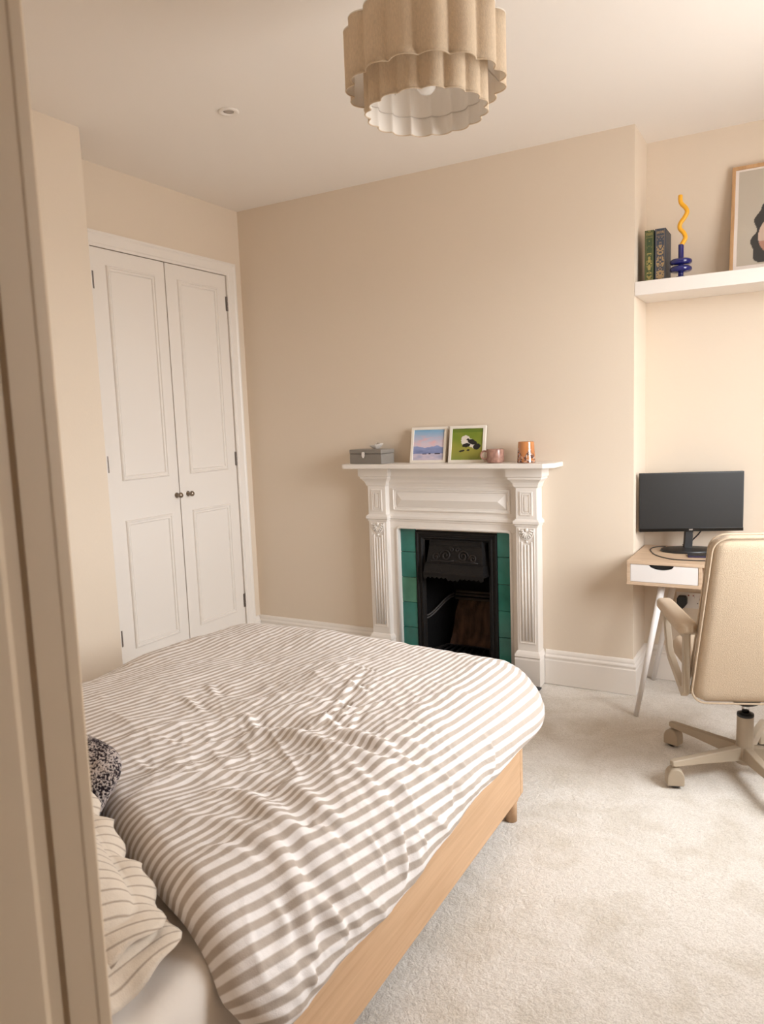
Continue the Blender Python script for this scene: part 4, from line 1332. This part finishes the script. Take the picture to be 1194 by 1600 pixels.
fold([(2.014, -2.858), (2.124, -2.787), (2.215, -2.784), (2.294, -2.816)], 0.007, 0.022, 0.5)
fold([(1.866, -2.839), (1.916, -2.633), (2.105, -2.499)], 0.006, 0.015, 0.6)
fold([(2.393, -2.768), (2.438, -2.765), (2.476, -2.71)], 0.010, 0.014, 0.9)
fold([(2.366, -2.883), (2.419, -2.912), (2.465, -2.957)], 0.010, 0.016, 0.7)
fold([(2.2, -2.367), (2.309, -2.432), (2.389, -2.496)], 0.008, 0.016, 0.7)
fold([(2.211, -2.175), (2.309, -2.159), (2.396, -2.137), (2.483, -2.089)], 0.007, 0.016, 0.6)
fold([(1.757, -2.175), (1.859, -2.069), (2.048, -2.095)], 0.006, 0.020, 0.6)
fold([(1.885, -1.765), (2.003, -1.8)], 0.005, 0.008, 0.9)
fold([(1.931, -1.906), (2.052, -1.96)], 0.006, 0.009, 0.9)
fold([(1.961, -2.031), (2.086, -2.092)], 0.006, 0.009, 0.9)
fold([(1.969, -2.137), (2.12, -2.223)], 0.007, 0.010, 0.9)
fold([(2.059, -2.034), (2.124, -2.194), (2.116, -2.271)], 0.005, 0.009, 0.8)
fold([(2.2, -2.076), (2.29, -2.069), (2.362, -2.066)], 0.004, 0.010, 0.8)
fold([(2.355, -2.566), (2.412, -2.563), (2.453, -2.582)], 0.007, 0.010, 0.9)
fold([(2.423, -2.412), (2.461, -2.387), (2.491, -2.377)], 0.007, 0.009, 0.9)
fold([(2.419, -2.355), (2.468, -2.278), (2.472, -2.236)], 0.006, 0.009, 0.9)
fold([(2.438, -2.787), (2.476, -2.755), (2.48, -2.768)], 0.008, 0.010, 0.9)
fold([(2.442, -2.906), (2.48, -2.89), (2.483, -2.912)], 0.008, 0.010, 0.9)
fold([(2.332, -2.877), (2.389, -2.909), (2.43, -2.967)], 0.007, 0.012, 0.8)
fold([(2.165, -2.893), (2.237, -2.855), (2.317, -2.855)], 0.005, 0.014, 0.7)
fold([(1.673, -2.627), (1.798, -2.653), (1.889, -2.605)], 0.004, 0.010, 0.8)
fold([(1.624, -2.512), (1.76, -2.496), (1.832, -2.412)], 0.004, 0.010, 0.8)
fold([(2.317, -2.364), (2.389, -2.361), (2.43, -2.393)], 0.006, 0.010, 0.8)
fold([(2.294, -2.675), (2.343, -2.656), (2.404, -2.64)], 0.006, 0.012, 0.8)
fold([(2.336, -2.053), (2.396, -2.069), (2.449, -2.034)], 0.005, 0.010, 0.8)
rs = np.random.RandomState(5)
def nz2(scale, seed, ang=0.0, an=1.0):
    """smooth value noise on the cloth, optionally stretched"""
    r = np.random.RandomState(seed)
    c, s = math.cos(ang), math.sin(ang)
    a = (U * c + V * s) * scale; b = (-U * s + V * c) * scale * an
    a = a - a.min(); b = b - b.min()
    g = r.rand(int(a.max()) + 3, int(b.max()) + 3) * 2 - 1
    ia, ib = a.astype(int), b.astype(int)
    fa, fb = a - ia, b - ib
    fa = fa * fa * (3 - 2 * fa); fb = fb * fb * (3 - 2 * fb)
    return (g[ia, ib] * (1 - fa) + g[ia + 1, ib] * fa) * (1 - fb) + (g[ia, ib + 1] * (1 - fa) + g[ia + 1, ib + 1] * fa) * fb
# loose billows and crumpling
disp += 0.011 * nz2(3.2, 1) + 0.006 * nz2(7, 2)
mask = np.exp(-(((U - 2.05) / 0.45) ** 2 + ((V + 2.35) / 0.55) ** 2))
mask2 = np.clip((U - 2.2) / 0.15, 0, 1) * np.clip((-1.75 - V) / 0.4, 0, 1)
crum = np.maximum(mask, 0.9 * mask2)
ridge1 = 1 - np.abs(nz2(9, 3, -0.6, 0.45)); ridge2 = 1 - np.abs(nz2(15, 4, -0.35, 0.5)); ridge3 = 1 - np.abs(nz2(12, 6, 0.9, 0.5)); ridge4 = 1 - np.abs(nz2(26, 8, -0.5, 0.4))
disp += crum * (0.011 * (ridge1 ** 4 - 0.3) + 0.007 * (ridge2 ** 4 - 0.3) + 0.006 * (ridge3 ** 4 - 0.3) + 0.004 * (ridge4 ** 5 - 0.25))
disp += (1 - crum) * (0.0026 * (ridge2 ** 4 - 0.3) + 0.0018 * (ridge4 ** 4 - 0.3))
disp *= np.clip(edge / 0.06, 0.15, 1)
top = np.stack([X, Y, Z], -1) + N * (thick + disp)[..., None]
# where the duvet rests over the mattress keep it above the sheet
bot = np.stack([X, Y, Z], -1) + N * (np.minimum(0.004, thick * 0.3))[..., None]
verts = np.concatenate([top.reshape(-1, 3), bot.reshape(-1, 3)])
nn = (NU + 1) * (NV + 1)
idx = np.arange(nn).reshape(NV + 1, NU + 1)
q = np.stack([idx[:-1, :-1], idx[:-1, 1:], idx[1:, 1:], idx[1:, :-1]], -1).reshape(-1, 4)
fb_ = q[:, ::-1] + nn
bl = np.concatenate([idx[0, :-1], idx[:-1, -1], idx[-1, :0:-1], idx[:0:-1, 0]])
bl2 = np.roll(bl, -1)
side = np.stack([bl, bl + nn, bl2 + nn, bl2], -1)
faces = np.concatenate([q, fb_, side]).tolist()
me = bpy.data.meshes.new('duvet')
me.from_pydata(verts.tolist(), [], faces)
uvl = me.uv_layers.new(name='cloth')
vy = V + 3.0
gg = 1 - 0.5 * np.clip((U - 1.7) / 0.7, 0, 1)
SU = (U - (0.34 * vy - 0.085 * vy ** 2) * gg + 0.01 * nz2(2.0, 9)).reshape(-1)
SV = V.reshape(-1)
SU = np.concatenate([SU, SU]); SV = np.concatenate([SV, SV])
li = np.array([l.vertex_index for l in me.loops])
uvl.data.foreach_set('uv', np.stack([SU[li], SV[li]], -1).reshape(-1))
me.materials.append(stripes('striped_cotton', (0.84, 0.805, 0.79), (0.475, 0.408, 0.352), 0.0282, 0.50, 0.10))
me.polygons.foreach_set('use_smooth', [True] * len(me.polygons))
me.update()
dv_ = bpy.data.objects.new('duvet', me)
COL.objects.link(dv_)
tag(dv_, 'rumpled duvet with taupe and white stripes spread over the bed', 'duvet')

# ------------------------------------------------------------------ pillows and cushion
PSTR = stripes('pinstripe_cotton', (0.64, 0.555, 0.46), (0.36, 0.29, 0.23), 0.024, 0.14, 0.10)
def pillow_mesh(name, w0, d0, hgt, flange, M, scal, m, seed, sag=0.0):
    """stuffed pillowcase with a scalloped flange all round; local XY plane"""
    n = 150; k_ = 46
    rr_ = random.Random(seed)
    ph = rr_.random() * 6
    vs, uv = [], []
    def outline(a):
        c, s = math.cos(a), math.sin(a)
        e = 0.22
        return (w0 / 2 * math.copysign(abs(c) ** e, c), d0 / 2 * math.copysign(abs(s) ** e, s))
    ang = []
    # even spacing along the outline
    raw = [outline(2 * PI * i / 3000) for i in range(3001)]
    L = [0.0]
    for p, q2 in zip(raw[:-1], raw[1:]):
        L.append(L[-1] + math.hypot(q2[0] - p[0], q2[1] - p[1]))
    tot = L[-1]
    j = 0
    edge_ = []
    for i in range(n):
        t = tot * i / n
        while L[j + 1] < t:
            j += 1
        f = (t - L[j]) / (L[j + 1] - L[j] + 1e-12)
        edge_.append((raw[j][0] + (raw[j + 1][0] - raw[j][0]) * f, raw[j][1] + (raw[j + 1][1] - raw[j][1]) * f, t))
    inner = 34
    layers = []
    for sgn in (1, -1):
        rings = []
        for r0 in range(inner + 1):
            s = 1 - r0 / inner
            row = []
            for ex, ey, t in edge_:
                x, y = ex * s, ey * s
                q_ = 1 - s
                z = sgn * hgt / 2 * (1 - (1 - min(1, q_ * 1.25)) ** 2.2) ** 0.75
                z += 0.006 * nz(x, y, 9, seed + sgn) * min(1, q_ * 6) + 0.004 * nz(x, y, 24, seed) * min(1, q_ * 6)
                row.append((x, y, z - sag * (ex * s) ** 2))
            rings.append(row)
        layers.append(rings)
    bm = NB()
    uvl_ = bm.loops.layers.uv.new('cloth')
    def addv(p):
        return bm.verts.new(p)
    top_ = [[addv(p) for p in row] for row in layers[0]]
    bot_ = [[addv(p) for p in row] for row in layers[1][1:]]
    bot_ = [top_[0]] + bot_
    loc = {}
    for R1 in (top_, bot_):
        for a, b in zip(R1[:-1], R1[1:]):
            for i in range(n):
                try:
                    bm.faces.new((a[i], a[(i + 1) % n], b[(i + 1) % n], b[i]))
                except ValueError:
                    pass
    # flange
    fl_rows = [top_[0]]
    nf = 6
    for q_ in range(1, nf + 1):
        row = []
        for i, (ex, ey, t) in enumerate(edge_):
            pa, pb = edge_[i - 1], edge_[(i + 1) % n]
            tx, ty = pb[0] - pa[0], pb[1] - pa[1]
            l = math.hypot(tx, ty) + 1e-9
            ox, oy = ty / l, -tx / l
            ln = flange * (1 + scal * 0.30 * (0.5 - 0.5 * math.cos(t / tot * 2 * PI * 26)))
            f = q_ / nf
            drop = -0.030 * f * f * (0.4 + 0.6 * abs(math.sin(t * 9 + ph))) + (0.006 + 0.010 * scal) * f * math.sin(t * 42 + ph)
            row.append(addv((ex + ox * ln * f, ey + oy * ln * f, drop - sag * ex * ex)))
        fl_rows.append(row)
    for a, b in zip(fl_rows[:-1], fl_rows[1:]):
        for i in range(n):
            bm.faces.new((a[i], a[(i + 1) % n], b[(i + 1) % n], b[i]))
    bm.verts.index_update()
    for f in bm.faces:
        for lp_ in f.loops:
            lp_[uvl_].uv = (lp_.vert.co.x, lp_.vert.co.y)
    bmesh.ops.transform(bm, matrix=M, verts=bm.verts)
    o = obj(name, bm, m, smooth=True)
    sd = o.modifiers.new('thickness', 'SOLIDIFY'); sd.thickness = 0.0015
    return o
M = Matrix.Translation((1.945, -3.262, 0.578)) @ Matrix.Rotation(math.radians(-4), 4, 'Z')
pA = pillow_mesh('pillow', 0.64, 0.42, 0.115, 0.045, M, 0.4, PSTR, 3)
tag(pA, 'lower pinstriped pillow lying flat on the sheet', 'pillow', 'pinstriped pillows at the bed head')
M = Matrix.Translation((1.895, -3.180, 0.700)) @ Matrix.Rotation(math.radians(-18), 4, 'Z') @ Matrix.Rotation(math.radians(-8), 4, 'X') @ Matrix.Rotation(math.radians(12), 4, 'Y')
pB = pillow_mesh('pillow', 0.62, 0.40, 0.13, 0.05, M, 1.0, PSTR, 8)
tag(pB, 'upper pinstriped pillow with wavy scalloped edge', 'pillow', 'pinstriped pillows at the bed head')

# boucle cushion
BOU = bpy.data.materials.new('boucle_wool')
BOU.use_nodes = True
t = BOU.node_tree
b = t.nodes['Principled BSDF']
b.inputs['Roughness'].default_value = 0.95
b.inputs['Specular IOR Level'].default_value = 0.1
co = t.nodes.new('ShaderNodeTexCoord')
v1 = t.nodes.new('ShaderNodeTexNoise'); v1.inputs['Scale'].default_value = 190; v1.inputs['Detail'].default_value = 2
v2 = t.nodes.new('ShaderNodeTexNoise'); v2.inputs['Scale'].default_value = 26; v2.inputs['Detail'].default_value = 2
t.links.new(co.outputs['Object'], v1.inputs['Vector']); t.links.new(co.outputs['Object'], v2.inputs['Vector'])
mixm = t.nodes.new('ShaderNodeMath'); mixm.operation = 'MULTIPLY_ADD'; mixm.inputs[1].default_value = 0.45
t.links.new(v2.outputs['Fac'], mixm.inputs[0]); t.links.new(v1.outputs['Fac'], mixm.inputs[2])
r = t.nodes.new('ShaderNodeValToRGB')
r.color_ramp.elements[0].position = 0.66; r.color_ramp.elements[0].color = (0.03, 0.022, 0.028, 1)
r.color_ramp.elements[1].position = 0.78; r.color_ramp.elements[1].color = (0.55, 0.48, 0.45, 1)
t.links.new(mixm.outputs[0], r.inputs[0]); t.links.new(r.outputs[0], b.inputs['Base Color'])
bp = t.nodes.new('ShaderNodeBump'); bp.inputs['Strength'].default_value = 0.9; bp.inputs['Distance'].default_value = 0.008
t.links.new(v1.outputs['Fac'], bp.inputs['Height']); t.links.new(bp.outputs[0], b.inputs['Normal'])
bm = NB()
n = 90
def cush(s, a):
    c, sn = math.cos(a), math.sin(a)
    e = 0.45
    return 0.215 * s * math.copysign(abs(c) ** e, c), 0.125 * s * math.copysign(abs(sn) ** e, sn)
for sgn in (1, -1):
    rows = []
    for r0 in range(33):
        s = 1 - r0 / 32
        rows.append([bm.verts.new((*cush(s, 2 * PI * i / n), sgn * 0.065 * (max(0, 1 - s ** 2.4)) ** 0.6 + 0.004 * nz(*cush(s, 2 * PI * i / n), 60, sgn))) for i in range(n)])
    for a, b2 in zip(rows[:-1], rows[1:]):
        for i in range(n):
            bm.faces.new((a[i], a[(i + 1) % n], b2[(i + 1) % n], b2[i]))
bmesh.ops.remove_doubles(bm, verts=bm.verts, dist=0.0004)
bmesh.ops.transform(bm, matrix=Matrix.Translation((1.645, -2.838, 0.628)) @ Matrix.Rotation(math.radians(-8), 4, 'Z') @ Matrix.Rotation(math.radians(48), 4, 'X'), verts=bm.verts)
tag(obj('cushion', bm, BOU, smooth=True), 'black and white boucle cushion propped against the pillows', 'cushion')

# tiny lift so that empties and meshes are all evaluated
bpy.context.view_layer.update()
